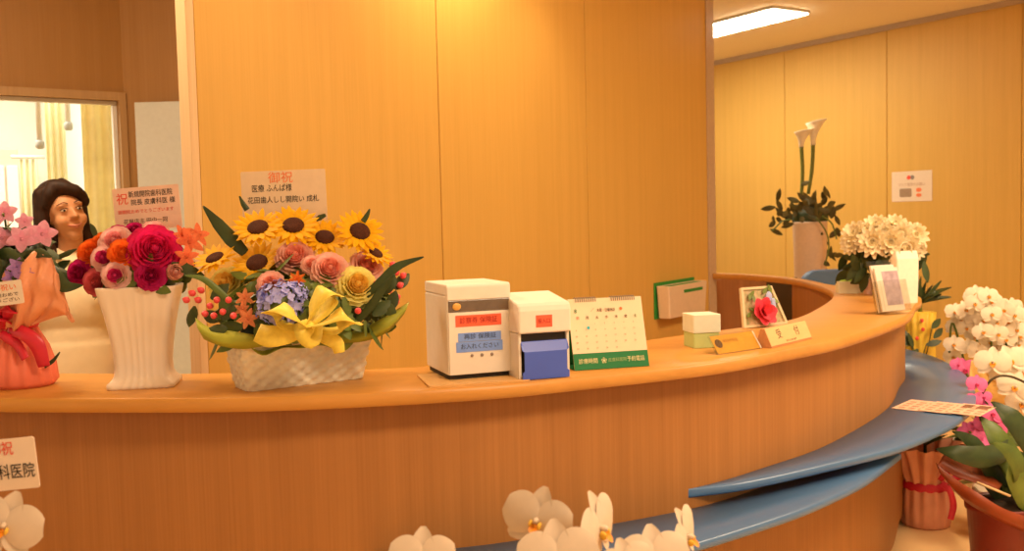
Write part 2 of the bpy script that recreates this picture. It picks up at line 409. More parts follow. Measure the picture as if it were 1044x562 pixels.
# recess wall and pale door
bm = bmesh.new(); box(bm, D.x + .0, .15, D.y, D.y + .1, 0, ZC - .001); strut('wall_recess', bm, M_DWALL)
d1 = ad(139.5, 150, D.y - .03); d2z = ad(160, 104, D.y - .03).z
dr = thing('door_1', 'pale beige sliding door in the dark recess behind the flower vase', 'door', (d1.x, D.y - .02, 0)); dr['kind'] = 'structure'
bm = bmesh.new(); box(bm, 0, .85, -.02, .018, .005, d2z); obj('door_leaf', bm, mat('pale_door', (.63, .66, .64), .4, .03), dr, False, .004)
bm = bmesh.new(); box(bm, .72, .75, -.045, -.02, .85, 1.25); obj('handle', bm, M_ALU, dr, False, .008)
# treatment room beyond the glass
M_RW = mat('white_room_paint', (.82, .80, .74), .8, .02)
bm = bmesh.new(); box(bm, -3.6, LL + .3, 3.2, 3.3, 0, ZC - .001); strut('wall_treatment', bm, M_RW, M=ML)
bm = bmesh.new(); box(bm, LL + .3, LL + .4, .1, 3.3, 0, ZC - .001); strut('wall_treatment_side', bm, M_RW, M=ML)
M_CURT = translucent(mat('cream_curtain_cloth', (.90, .80, .48), .8, .05, 20), .4)
M_CURT2 = translucent(mat('pale_curtain_cloth', (.88, .82, .58), .8, .04, 20), .4)
def curtain(x0, x1, y, m, label, n, z0=.1, z1=2.45, amp=.03):
    t = thing('curtain', label, 'curtain', ML @ V((x0, y, 0)), ML.to_euler().z, 'curtains in the treatment room')
    bm = bmesh.new(); N = n * 12
    rows = [[V(((x1 - x0) * i / N, amp * sin(2 * pi * n * i / N + .6 * sin(z * 2)) * (1 - .3 * (z - z0)), z)) for i in range(N + 1)] for z in [z0 + (z1 - z0) * j / 6 for j in range(7)]]
    loft(bm, rows, False); obj('cloth', bm, m, t, solid=.003)
    bm = bmesh.new(); tube(bm, [(-.05, 0, z1 + .015), (x1 - x0 + .05, 0, z1 + .015)], .012, 8, 1); obj('rail', bm, M_ALU, t)
def lx(px, y):                                        # x along the opening at depth y behind it
    o = ML @ V((0, y, 0)); d = ML.to_3x3() @ V((1, 0, 0)); return on_line(px, 150, o, o + d)[0]
curtain(lx(84, .6), lx(123, .6) + .2, .6, M_CURT, 'deep cream curtain at the right edge of the glazed opening', 5)
curtain(lx(47, 1.3), lx(67, 1.3), 1.3, M_CURT2, 'pale cream curtain hanging above the woman\'s head', 3)
curtain(lx(19, 1.9), lx(37, 1.9), 1.9, M_CURT2, 'short pale cream curtain at the left behind the glass', 3, .1, 1.95)
for px, top, bot, y, lab in ((41, 100, 152, 1.0, 'longer grey hanging post left of the middle curtain'), (70, 100, 133, 1.1, 'shorter grey hanging post right of the middle curtain')):
    o = ML @ V((0, y, 0)); d = ML.to_3x3() @ V((1, 0, 0)); x, zb = on_line(px, bot, o, o + d)
    t = thing('ceiling_post', lab, 'post', ML @ V((x, y, zb)), ML.to_euler().z)
    bm = bmesh.new(); lathe(bm, [(.016, .03), (.016, ZC - zb - .002)], 12); obj('rod', bm, M_ALU, t)
    bm = bmesh.new(); lathe(bm, [(.014, 0), (.026, .008), (.026, .04), (.02, .05)], 12); obj('end_cap', bm, mat('grey_cap', (.4, .4, .38)), t)
x0, x1 = lx(-25, 2.6), lx(18, 2.6)
cb = thing('drawer_cabinet', 'pale pink tall cabinet far left behind the glass', 'cabinet', ML @ V((x0, 2.6, 0)), ML.to_euler().z)
M_PK = mat('pale_pink_laminate', (.78, .58, .46), .5, .03)
zc = on_line(8, 152, ML @ V((0, 2.6, 0)), ML @ V((1, 2.6, 0)))[1]
bm = bmesh.new(); box(bm, 0, x1 - x0, 0, .45, 0, zc); obj('carcass', bm, M_PK, cb, False, .006)
for k in range(3):
    bm = bmesh.new(); w3 = (x1 - x0) / 3; box(bm, w3 * k + .008, w3 * (k + 1) - .008, -.02, 0, .05, zc - .12)
    dd = obj('door', bm, M_RW, cb, False, .004)
    bm = bmesh.new(); tube(bm, [(w3 * (k + .8), -.022, 1.0), (w3 * (k + .8), -.045, 1.03), (w3 * (k + .8), -.045, 1.17), (w3 * (k + .8), -.022, 1.2)], .006, 8, 3); obj('handle', bm, M_ALU, dd)
# ------------------------------------------------------------------ lamps
def area(name, loc, sx, sy, power, col, rot=(0, 0, 0)):
    l = bpy.data.lights.new(name, 'AREA'); l.shape = 'RECTANGLE'; l.size = sx; l.size_y = sy; l.energy = power; l.color = col
    o = bpy.data.objects.new(name, l); COL.objects.link(o); o.location = loc; o.rotation_euler = rot; return o
WARM = (1.0, .75, .49)
q = [at(790, 9.5, ZC - .03), at(822, 15, ZC - .03), at(724, 40, ZC - .03), at(724, 25, ZC - .03)]
mid = (q[0] + q[1]) / 2; far = (q[2] + q[3]) / 2; dl = (far - mid).normalized(); wd = (q[0] - q[1]).length * .5
lt = thing('ceiling_light', 'long white strip light on the ceiling right of the panelled wall', 'light', (mid.x, mid.y, ZC), atan2(dl.y, dl.x))
LS = 2.4
bm = bmesh.new(); box(bm, -.01, LS, -wd - .012, wd + .012, -.022, -.001); obj('housing', bm, M_RW, lt, False, .004)
bm = bmesh.new(); box(bm, 0, LS - .02, -wd, wd, -.034, -.023); obj('diffuser', bm, mat('lit_diffuser', (.9, .9, .9), emit=(1, .88, .66), es=24), lt, False, .003)
E_LOBBY, E_DESK, E_RIGHT, E_SPOT, E_ROOM = 88, 29, 108, 24, 170
area('lobby_lamp', (1.3, .9, ZC - .02), 1.6, .5, E_LOBBY, WARM)
area('lobby_lamp_right', (2.9, 3.2, ZC - .02), .4, 1.8, E_RIGHT, WARM)
area('recess_fill', (-1.75, 3.2, ZC - .02), .5, .5, 46, WARM)  # unseen fill added to brighten the woman and the recess
area('desk_lamp', (-.1, 4.3, ZC - .02), .5, .5, E_DESK, WARM)
for s, off in ((on_line(232, 30, A, B)[0], .34), (on_line(545, 30, A, B)[0], .36)):
    p = MW @ V((s, -off, ZC - .03)); l = bpy.data.lights.new('wall_downlight', 'SPOT'); l.energy = E_SPOT * (1.2 if s < 1 else .8); l.color = WARM; l.spot_size = radians(84); l.spot_blend = .9; l.shadow_soft_size = .06
    o = bpy.data.objects.new('wall_downlight', l); COL.objects.link(o); o.location = p
p = ML @ V((-.3, 1.5, ZC - .03)); area('treatment_room_lamp', p, 2.5, 2.0, E_ROOM, (1, .97, .86))
w = bpy.data.worlds.new('world'); scene.world = w; w.use_nodes = True
w.node_tree.nodes['Background'].inputs[0].default_value = (*WARM, 1); w.node_tree.nodes['Background'].inputs[1].default_value = .75
# ------------------------------------------------------------------ reception counter
f0 = lambda p: V((p.x, p.y, 0))
OUT = crom([(-2.7, 2.98, 0), (-2.2, 2.72, 0), (-1.8, 2.58, 0), (-1.32, 2.485, 0), (-.72, 2.41, 0), (-.38, 2.43, 0), (-.06, 2.495, 0), (.2, 2.605, 0), (.58, 2.795, 0), (.86, 3.03, 0), (1.12, 3.28, 0),
            (1.55, 3.86, 0), (1.80, 4.36, 0)] + [f0(at(x, y, 1.05)) for x, y in ((939.5, 306), (938, 302.5), (926, 298), (900, 295.8), (870, 293.2), (853, 291), (842, 289.3), (823, 285.2), (794.5, 281.4), (756, 278.8), (722, 278))], 12)
INN = crom([(-2.65, 3.42, 0), (-2.2, 3.15, 0), (-1.8, 3.0, 0), (-1.37, 2.9, 0), (-.9, 2.825, 0), (-.35, 2.835, 0), (.05, 3.01, 0), (.5, 3.37, 0), (.8, 3.6, 0), (1.09, 3.85, 0), (1.34, 4.29, 0),
            (1.59, 4.85, 0), (1.71, 5.31, 0), (1.765, 5.9, 0), (1.72, 6.31, 0), (1.57, 6.7, 0), (1.40, 6.88, 0)], 12)
def resample(P, n):
    L = [0]
    for a, b in zip(P, P[1:]): L.append(L[-1] + (b - a).length)
    out = []; j = 0
    for i in range(n + 1):
        s = L[-1] * i / n
        while j < len(L) - 2 and L[j + 1] < s: j += 1
        out.append(P[j].lerp(P[j + 1], (s - L[j]) / max(1e-9, L[j + 1] - L[j])))
    return out
def offset(P, d):                                     # d to the left of travel
    o = []
    for i, p in enumerate(P):
        t = (P[min(i + 1, len(P) - 1)] - P[max(i - 1, 0)]).normalized(); o.append(p + V((-t.y, t.x, 0)) * d)
    return o
NS = 140
O_, I_ = resample(OUT, NS), resample(INN, NS)
ZT, TH = 1.05, .037
ctr = thing('reception_counter', 'large curved wooden reception counter with a pale oak top and blue ledges', 'counter', (0, 0, 0))
bm = bmesh.new(); rings = []
for o, i in zip(O_, I_):
    n = (o - i).normalized(); ring = []
    for base, sg in ((i, -1), (o, 1)):
        r = .007; cc = [(base - n * sg * r)]
        angs = [-90, -45, 0, 45, 90] if sg > 0 else [90, 135, 180, 225, 270]
        for a in angs:
            a = radians(a); zc_ = (ZT - r) if sin(a) > .01 or (abs(sin(a)) < .01 and False) else (ZT - TH + r)
            if abs(sin(a)) < .01: zc_ = None
            if zc_ is None:
                ring.append(cc[0] + n * cos(a) * r + V((0, 0, ZT - TH / 2)))
            else: ring.append(cc[0] + n * cos(a) * r + V((0, 0, zc_ + sin(a) * r)))
    rings.append(ring)
loft(bm, rings); obj('countertop', bm, M_TOP, ctr, bevel=0)
def wallstrip(name, P, d0, d1, z0, z1, m, a=0, b=None):
    Q0, Q1 = offset(P, d0)[a:b], offset(P, d1)[a:b]
    bm = bmesh.new(); loft(bm, [[p + V((0, 0, z0)), q_ + V((0, 0, z0)), q_ + V((0, 0, z1)), p + V((0, 0, z1))] for p, q_ in zip(Q0, Q1)])
    return obj(name, bm, m, ctr, True, .001)
gap = [min((o - q).length for q in I_) for o in O_]
ecut = next(k for k in range(NS // 2, NS) if O_[k].y > 5.5)
BODYC = []
for k, (o, p) in enumerate(zip(O_, offset(O_, .07))):
    BODYC.append(p if gap[k] > .2 else o.lerp(p, max(.15, min(1, (gap[k] - .03) / .17))))
def smooth_(P, n):
    for _ in range(n): P = [P[0]] + [(P[i - 1] + P[i] * 2 + P[i + 1]) / 4 for i in range(1, len(P) - 1)] + [P[-1]]
    return P
BODY = smooth_(BODYC, 3)
bend = min(range(NS // 2, NS), key=lambda k: (O_[k] - f0(at(812, 283.5, ZT))).length)
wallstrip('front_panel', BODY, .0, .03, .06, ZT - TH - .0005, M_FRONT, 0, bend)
wallstrip('plinth', BODY, .03, .05, 0, .06, mat('dark_plinth', (.12, .07, .04)), 0, bend)
iend = min(range(len(I_)), key=lambda k: (I_[k] - V((1.76, 5.95, 0))).length)
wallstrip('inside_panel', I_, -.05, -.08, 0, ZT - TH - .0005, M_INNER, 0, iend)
ea, eb = V((1.385, 6.97, 0)), V((1.95, 7.51, 0)); ME, LE = frame2(ea, eb)
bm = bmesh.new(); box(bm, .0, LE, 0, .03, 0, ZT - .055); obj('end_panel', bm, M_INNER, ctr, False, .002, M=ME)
bm = bmesh.new(); box(bm, LE + .002, LE + .46, .0, .03, 0, ZT - .105); obj('gap_shade_panel', bm, wood('gap_shade_brown', (.05, .025, .012), (.075, .035, .016)), ctr, False, .002, M=ME)  # added dark panel standing in for the shade in the gap below the top
# blue crescent ledges fixed to the front
def ledge(outer, z, th, p0, p1, name='ledge'):
    i0 = min(range(len(BODY)), key=lambda k: (BODY[k] - p0).length); i1 = min(range(len(BODY)), key=lambda k: (BODY[k] - p1).length)
    inn = resample([b for b in offset(BODY, .005)[i0:i1 + 1]], 90); out = resample(crom(outer, 10), 90); bm = bmesh.new(); rings = []
    for a, b in zip(inn, out):
        n = (b - a); n = n.normalized() if n.length > 1e-4 else V((0, -1, 0)); r = .005
        rings.append([V((a.x, a.y, z - th)), V((b.x, b.y, z - th)) - n * r, V((b.x, b.y, z - th + r)), V((b.x, b.y, z - r)), V((b.x, b.y, z)) - n * r, V((a.x, a.y, z))])
    loft(bm, rings); o = obj(name, bm, M_BLUE, ctr); return o
ZU, ZL = .672, .612
up_o = [f0(at(x, y, ZU)) for x, y in ((700, 499), (743, 494.5), (781, 487.7), (819, 479.4), (857, 470.5), (895, 461.3), (920, 454), (950, 442), (978, 427.5), (993, 412.6), (994, 398), (983, 380.6), (955, 364.5), (924.8, 356))]
bk = [V((2.22, 6.15, 0)), V((2.02, 6.45, 0)), V((1.87, 6.5, 0))]
lo = ledge(up_o + bk, ZU, .026, f0(at(698, 499, ZU)), bk[-1], 'upper_ledge'); 
lo_o = [f0(at(x, y, ZL)) for x, y in ((380, 568), (430, 590), (520, 594), (620, 578), (718, 551.5), (806, 523.5), (850, 505.5), (882, 489.5), (905, 473), (919, 462))]
ledge(lo_o, ZL, .026, f0(at(378, 566, ZL)), f0(at(921, 460, ZL)), 'lower_ledge')
# ------------------------------------------------------------------ tall white vase of roses
base = at(141, 391, ZT)
base = at(136, 398, ZT); RV = base + V((0.0, .085, 0)); RV.z = ZT
vz = thing('fluted_vase_arrangement', 'fluted white vase of pink, crimson and orange roses on the counter', 'flower vase', RV)
bm = bmesh.new(); rings = []
prof = [(.086, 0), (.088, .006), (.086, .014), (.076, .022), (.069, .034), (.067, .06), (.070, .10), (.077, .15), (.086, .20), (.095, .24), (.100, .262), (.101, .27), (.096, .272), (.090, .26), (.085, .2)]
for r, z in prof:
    ring = []
    for i in range(160):
        a = 2 * pi * i / 160; sq = 1 / (abs(cos(a)) ** 12 + abs(sin(a)) ** 12) ** (1 / 12)
        fl = .0028 * abs(sin(a * 14)) if .03 < z < .235 else (.003 * abs(sin(a * 14)) if z <= .022 else 0)
        sc = .004 * abs(sin(a * 14)) if .235 <= z < .27 else 0
        rr = r * sq - fl; ring.append(V((rr * cos(a), rr * .92 * sin(a), z + (sc if z > .26 else 0))))
    rings.append(ring)
loft(bm, rings, True, True, True)
obj('vase', bm, mat('white_glaze', (.86, .74, .60), .3, .03, 10, .45), vz, True, M=RZ(radians(10)))
DR = Dome((RV.x + .005, RV.y + .02, ZT + .29), (.135, .12, .13))
bm = bmesh.new(); sphere(bm, V((0, .01, .275)), (.088, .08, .085)); obj('flower_foam', bm, M_LEAFD, vz)
foliage('foliage', vz, DR.fill(90, .055, .035, 5, -.15, .86), M_LEAF)
P_ = {}
def pcol(n, h, k=1.0): P_[n] = fl_mat('petal_' + n, h, k); return P_[n]
pcol('crimson', '#DC1E46', 1); pcol('crimson_dark', '#B0143A', 1); pcol('magenta', '#CC2050'); pcol('pink', '#F8846C', .9); pcol('pink_pale', '#F8A480', .9); pcol('magenta_core', '#D83058')
pcol('orange', '#FA6A1C', 1.05); pcol('salmon', '#D8564A'); pcol('coral', '#F8743C', 1.1); pcol('cream', '#FCB858', .82); pcol('cream_core', '#F8A038', .82); pcol('pinkrose', '#F89870', .85); pcol('pinkrose_core', '#F48058', .85); pcol('peach', '#F0A860', 1.1)
RM = {'big': rose_mesh('r1', P_['crimson'], P_['crimson']), 'deep': rose_mesh('r2', P_['magenta'], P_['crimson_dark']), 'pink': rose_mesh('r3', P_['pink_pale'], P_['pink']), 'eye': rose_mesh('r4', P_['pink_pale'], P_['magenta_core']),
      'orange': rose_mesh('r5', P_['orange'], P_['orange']), 'salmon': rose_mesh('r6', P_['salmon'], P_['salmon']), 'cream': rose_mesh('r7', P_['cream'], P_['cream_core']), 'pinkrose': rose_mesh('r8', P_['pinkrose'], P_['pinkrose_core'])}
def put(parent, dome, name, me, px, py, rp, out=1.0, k=.55, spin=None, label=None):
    p, n = dome.hit(px, py, out); s = rp * (1.12 if name == 'rose' else 1) * (p - CAMV).length / FPX
    return inst(name, me, parent, p, tocam(p, n, k), s, RND.uniform(0, 6.28) if spin is None else spin, label=label), p, s
for kind, px, py, rp, lab in (('big', 157, 255, 23, 'large crimson rose'), ('deep', 154, 281, 13.5, None), ('deep', 80, 278, 11.5, 'magenta rose at the left edge'), ('deep', 119, 240, 11, None), ('deep', 137, 235, 9, None), ('deep', 172, 262, 10, None),
                              ('pink', 117, 246, 14.5, 'light pink rose'), ('pink', 158, 237, 13, None), ('eye', 106, 263, 12, 'pale pink rose with a magenta heart'), ('eye', 118, 281, 12.5, 'pale pink rose with a magenta heart'), ('salmon', 97, 288, 12, 'dusky salmon rose'),
                              ('orange', 125, 258, 13, 'orange rose'), ('orange', 91, 257, 12, 'orange rose'), ('orange', 103, 246, 9, None)):
    put(vz, DR, 'rose', RM[kind], px, py, rp, 1.0 if py > 245 else .97, label=lab)
BUD = mesh('rose_bud', rose_bm([(.2, .6, 3, 0), (.32, .6, 3, .02), (.42, .5, 3, .05)], 9), [P_['pink_pale'], P_['pinkrose']])
put(vz, DR, 'rose_bud', BUD, 178, 277, 17, 1.05)
STARC = mesh('lily', star_bm(5, .55), P_['coral'])
for px, py, rp in ((193, 247, 15), (190, 262, 12), (201, 240, 13), (186, 240, 11)): put(vz, DR, 'lily', STARC, px, py, rp, 1.25, label='soft coral lily')
leafset('long_leaf', vz, [(DR.hit(72, 296, 1.1)[0], (-.4, -.8, .5), .075, .035, 2.4), (DR.hit(90, 284, 1.0)[0], (-.2, -.8, .5), .06, .04, 2.0), (DR.hit(175, 268, 1.1)[0], (.3, -.8, .4), .09, .03, -.5), (DR.hit(100, 262, 1.0)[0], (-.2, -.9, .4), .05, .045, 1.2), (DR.hit(99, 243, 1.1)[0], (-.3, -.8, .3), .05, .018, 2.2)], M_LEAFD)

# ------------------------------------------------------------------ cards on picks
def card(name, label, cat, c00, c10, Y, h, m, writing, tilt=0, group=None, stick=None, corner=.004, lean=0):
    """c00,c10: pixels of the lower corners; Y their distance"""
    a, b = ad(*c00, Y), ad(*c10, Y); w_ = (b - a).length; rz = atan2(b.y - a.y, b.x - a.x); roll = math.asin((b.z - a.z) / w_)
    t = thing(name, label, cat, a, 0, group); t.rotation_euler = (0, -roll, rz)
    bm = bmesh.new(); pts = rrect(w_, h, corner, 4)
    loft(bm, [[V((x + w_ / 2, y_, z + h / 2)) for x, z in pts] for y_ in (0, .0016)]); obj('board', bm, m, t, False)
    for body, fx, fz, size, ink, wid in writing:
        text(body, size, ink, t, (fx * w_, -.0006, fz * h), wid=wid * w_ if wid else None)
    if stick:
        bm = bmesh.new(); tube(bm, [(w_ / 2, .003, h * .5), (w_ / 2, .003 + lean, -stick)], .0018, 6, 1); obj('pick', bm, M_LEAFL, t)
    return t
card('message_card', 'white congratulation card with red and black writing above the rose vase', 'card', (118.5, 237), (186, 231.5), 2.72, .1195, M_PINKCARD,
     [('祝', .14, .73, .034, M_REDINK, .17), ('新規開院歯科医院', .57, .83, .019, M_BLACKINK, .66), ('院長 皮膚科医 様', .60, .645, .018, M_BLACKINK, .66), ('御開院おめでとうございます', .48, .44, .012, M_REDINK, .84), ('花屋店主 田中一同', .46, .21, .015, M_BROWNINK, .66)], stick=.2)
card('message_card', 'white congratulation card with orange-red heading behind the sunflowers', 'card', (248, 228), (334, 224.5), 2.72, .142, mat('cream_card', (.80, .62, .42), .7, .03),
     [('御祝', .47, .85, .033, M_ORANGEINK, .29), ('医療 ふんぱ様', .36, .655, .022, M_BLACKINK, .47), ('花田歯人しし開院い 成札', .49, .43, .020, M_BLACKINK, .84)], stick=.2)

# ------------------------------------------------------------------ sunflower basket
BL, BR = at(254, 400.5, ZT), at(373, 386, ZT)
ang = atan2(BR.y - BL.y, BR.x - BL.x); bl = (BR - BL).length
nrm = V((-sin(ang), cos(ang), 0)); bc = (BL + BR) / 2 + nrm * .066; bc.z = ZT
bk_ = thing('sunflower_basket', 'white woven basket of sunflowers and roses with a yellow bow', 'flower basket', bc)
bm = bmesh.new(); rings = []; H_ = .125; NP = 220
def rr_at(w, d, r, u):
    per = rrect(w, d, r, 12); L = [0]
    for i in range(len(per)): L.append(L[-1] + math.dist(per[i], per[(i + 1) % len(per)]))
    s = u * L[-1]; j = 0
    while L[j + 1] < s and j < len(per) - 1: j += 1
    t = (s - L[j]) / max(1e-9, L[j + 1] - L[j]); a, b = per[j], per[(j + 1) % len(per)]
    return (a[0] + (b[0] - a[0]) * t, a[1] + (b[1] - a[1]) * t, b[0] - a[0], b[1] - a[1])
NR = 45
for j in range(NR + 1):
    t = j / NR; w_ = bl * (1.0 + .12 * t); d_ = .12 * (1 + .45 * t); row = int(t * 7.999); fv = abs(sin(pi * t * 8)); ring = []
    for i in range(NP):
        u = i / NP; x, y, dx, dy = rr_at(w_, d_, .018, u); L = max(1e-9, math.hypot(dx, dy)); nx, ny = dy / L, -dx / L
        b_ = .0032 * (sin(2 * pi * u * 22 + pi * (row % 2))) * fv ** .4
        if t > .93: b_ = .004 * (1 + .3 * sin(2 * pi * u * 60 + t * 30))
        ring.append(V((x + nx * b_, y + ny * b_, t * H_)))
    rings.append(ring)
inner = [[V((p.x * .95, p.y * .93, p.z - .02)) for p in rings[-1]]]
loft(bm, rings + inner); obj('woven_basket', bm, mat('white_wicker', (.92, .82, .64), .6, .08, 60), bk_, True, M=RZ(ang))
M_TISS = mat('green_tissue', (.36, .38, .04), .55, .12, 10)
bm = bmesh.new(); rows = []
for j in range(8):
    t = j / 7; row = []
    for i in range(121):
        a = 2 * pi * i / 120; x = (bl * .56 + .07 * t) * cos(a); y = (.095 + (.07 if sin(a) > 0 else .03) * t) * sin(a); fr = t * (.014 * sin(a * 7 + 1) + .008 * sin(a * 13 + 2))
        k = 0
        x -= t * .03 * cos(a) * abs(cos(a)); row.append(V((x, y, H_ - .012 + .008 * t + fr * .8 + t * t * .02 * abs(cos(a)) ** 2.5 - .018 * t * sin(a) ** 2)))
    rows.append(row)
loft(bm, rows, False); obj('tissue_wrap', bm, M_TISS, bk_, True, M=RZ(ang), solid=.0012)
for rows_, in (([[(199, 324, .0), (214, 334, -.02), (238, 338, -.03), (264, 342, -.02), (296, 346, .03)], [(201, 334, -.03), (216, 345, -.05), (240, 347, -.05), (266, 347, -.03), (296, 349, .025)], [(208, 346, -.02), (226, 353, -.04), (248, 356, -.03), (270, 353, -.015), (298, 352, .03)]],),
               ([[(345, 341, .10), (372, 334, .09), (394, 322, .09), (417, 308, .12)], [(345, 346, .085), (374, 342, .07), (396, 331, .07), (415, 314, .10)], [(345, 350, .09), (372, 348, .08), (396, 338, .09), (412, 320, .12)]],)):
    bm = bmesh.new(); loft(bm, [crom([ad(x, y, BL.y + .0 + dy) - bc for x, y, dy in row], 5) for row in rows_], False); obj('tissue_wrap', bm, M_TISS, bk_, True, solid=.0012)
DB = Dome((bc.x + .01, bc.y, ZT + .155), (.245, .20, .185))
bm = bmesh.new(); sphere(bm, (.01, .01, .13), (bl * .5, .09, .14), RZ(ang), 24, 14); obj('flower_foam', bm, M_LEAFD, bk_)
foliage('foliage', bk_, DB.fill(230, .07, .036, 8, -.1, .88), M_LEAF)
for px, py, rp, k in ((263, 232, 23, .45), (299, 230, 23.5, .5), (331, 242, 21, .5), (367, 236, 23, .55), (262, 268, 23.5, .5), (219, 263, 20, .15), (383, 258, 17, .35)):
    p, n = DB.hit(px, py, 1.02)
    if px == 219: n = V((-.3, -.35, .9))
    s = rp * 1.12 * (p - CAMV).length / FPX
    o = inst('sunflower', SUNF, bk_, p, tocam(p, n, k), s, RND.uniform(0, 6)); sub('disc', SUND, o)
for kind, px, py, rp, lab in (('pinkrose', 301, 262, 18, 'large pink rose'), ('pinkrose', 336, 275, 18, 'large pink rose'), ('pinkrose', 374, 271, 16, 'pink rose'), ('cream', 230, 289, 17, 'peach yellow rose'), ('cream', 364, 291, 19, 'cream yellow rose'), ('pinkrose', 276, 290, 13, None), ('pinkrose', 318, 270, 10, None)):
    put(bk_, DB, 'rose', RM[kind], px, py, rp, 1.02, label=lab)
M_HYD = mat('hydrangea_blue', C('#A08CB4', .9), .6, .15, 60)
bm = bmesh.new(); r_ = random.Random(2)
for k in range(80):
    v = V((r_.gauss(0, 1), r_.gauss(0, 1), abs(r_.gauss(0, 1)))).normalized(); M0 = Matrix.Translation(v * .9) @ facing(v + V((r_.uniform(-.4, .4), r_.uniform(-.4, .4), 0)), (0, 1, 0), r_.uniform(0, 6)) @ T(0, 0, r_.uniform(-.12, .08))
    for q_ in range(4): petal(bm, .2, .19, M0 @ RZ(q_ * pi / 2), None, bend=.05, nu=2, nv=3)
sphere(bm, (0, 0, 0), .72, None, 12, 8, 1); HYD = mesh('hydrangea', bm, [M_HYD, M_LEAF])
put(bk_, DB, 'hydrangea', HYD, 285, 311, 25, .94); put(bk_, DB, 'hydrangea', HYD, 300, 300, 14, .92)
ALS = mesh('alstroemeria', star_bm(6, .5), fl_mat('petal_alstro', '#F88848', 1.1)); ALR = mesh('small_orange_flower', star_bm(7, .4), fl_mat('petal_rust', '#E8641C', 1.0))
for me, px, py, rp in ((ALS, 253, 325, 11), (ALS, 250, 304, 10), (ALS, 247, 316, 8), (ALR, 303, 285, 9)): put(bk_, DB, me.name.split('.')[0], me, px, py, rp, 1.04)
M_BER = mat('red_berry', C('#F0483C', 1.0), .35, .1, 20, .5)
bm = bmesh.new(); lathe(bm, [(.05, -1), (.6, -.8), (.95, -.2), (.9, .3), (.5, .85), (.02, 1.25)], 10); BER = mesh('berry', bm, M_BER)
LB = [(196, 299), (190, 306), (202, 306), (214, 312), (221, 306), (227, 318), (209, 320), (205, 296), (218, 322), (233, 306), (238, 322)]
RB_ = [(400, 270), (404, 278), (411, 281), (408, 291), (397, 296), (405, 303), (387, 299), (365, 317), (383, 289), (404, 308), (394, 311)]
for px, py in LB + RB_: put(bk_, DB, 'berry', BER, px, py, 3.6, 1.12, .3)
for spots, m in ((((207, 318), (215, 305), (225, 325), (198, 312), (232, 335)), M_LEAFD), (((392, 300), (402, 295), (380, 322), (396, 318), (385, 310)), M_LEAFD)):
    leafset('berry_leaf', bk_, [(DB.hit(px, py, 1.08)[0], V((RND.uniform(-.4, .4), -1, .5)), .06, .035, RND.uniform(0, 6)) for px, py in spots], m)
def blade(pts, Y, wpx, name='blade_leaf', m=None, parent=None, fold=.16):
    Q = [ad(x, y, Y + dy) - (parent.location) for x, y, dy in pts]; bm = bmesh.new()
    strip(bm, Q, [w * Y / FPX / 2 for w in wpx], (0.1, -1, .25), 6, bulge=-max(wpx) * Y / FPX * fold); return obj(name, bm, m or M_LEAFD, parent, solid=.0008)
blade([(250, 258, 0), (236, 244, 0), (222, 228, .01), (207, 210, .02)], bc.y - .02, (9, 15, 12, 1), parent=bk_)
blade([(372, 302, 0), (388, 288, -.01), (405, 272, -.02), (432, 262, -.03)], bc.y - .10, (7, 10, 9, 1), parent=bk_)
blade([(362, 330, 0), (378, 312, -.01), (392, 292, -.02), (402, 280, -.03)], bc.y - .12, (6, 9, 8, 1), parent=bk_)
blade([(240, 312, 0), (222, 296, -.01), (206, 284, -.02), (188, 281, -.03)], bc.y - .14, (4, 7, 6, 1), parent=bk_, m=M_LEAF)
blade([(370, 226, 0), (374, 220, 0), (377, 213, 0)], bc.y + .02, (6, 5, 1), parent=bk_)
blade([(252, 214, 0), (248, 208, 0), (244, 200, 0)], bc.y + .05, (6, 5, 1), parent=bk_)
blade([(322, 224, 0), (326, 222, 0), (332, 219, 0)], bc.y + .02, (4, 6, 3), parent=bk_)
# yellow bow
M_BOW = mat('yellow_ribbon', C('#F8BC3C', 1.0), .5, .08, 90)
bw = thing('bow_tmp', None, None)
bpy.data.objects.remove(bw)
def PB(px, py, dy=0): return ad(px, py, bc.y - .215 + dy) - bc
bow = obj('bow', (lambda b: (sphere(b, PB(312, 334, -.025), (.022, .016, .02)), b)[1])(bmesh.new()), M_BOW, bk_)
s_ = 2.5 / FPX
for pts, hw in (([(312, 334, -.02), (300, 322, -.05), (283, 313, -.055), (278, 322, -.03), (292, 333, -.012), (310, 336, -.015)], (7, 10, 12, 11, 9, 6)),
                ([(312, 334, -.015), (318, 316, -.03), (330, 297, -.03), (340, 300, -.0), (330, 318, .0), (314, 332, -.01)], (6, 10, 12, 12, 9, 5)),
                ([(314, 334, -.02), (330, 328, -.055), (350, 320, -.06), (356, 332, -.03), (338, 338, -.012), (316, 336, -.015)], (6, 11, 14, 13, 9, 6)),
                ([(310, 336, -.01), (292, 341, -.025), (275, 343, -.03), (262, 339, -.02)], (6, 10, 11, 9)),
                ([(316, 338, -.01), (332, 344, -.03), (343, 350, -.035), (346, 360, -.03)], (4, 7, 7, 5)),
                ([(306, 328, -.012), (310, 340, -.05), (318, 346, -.05), (322, 330, -.014)], (7, 9, 9, 7))):
    bm = bmesh.new(); strip(bm, [PB(*q_) for q_ in pts], [w * s_ for w in hw], (.15, -.35, .9) if len(pts) > 4 else (0, -1, .3), 6)
    obj('ribbon_loop' if len(pts) > 4 else 'ribbon_tail', bm, M_BOW, bow, solid=.0012)

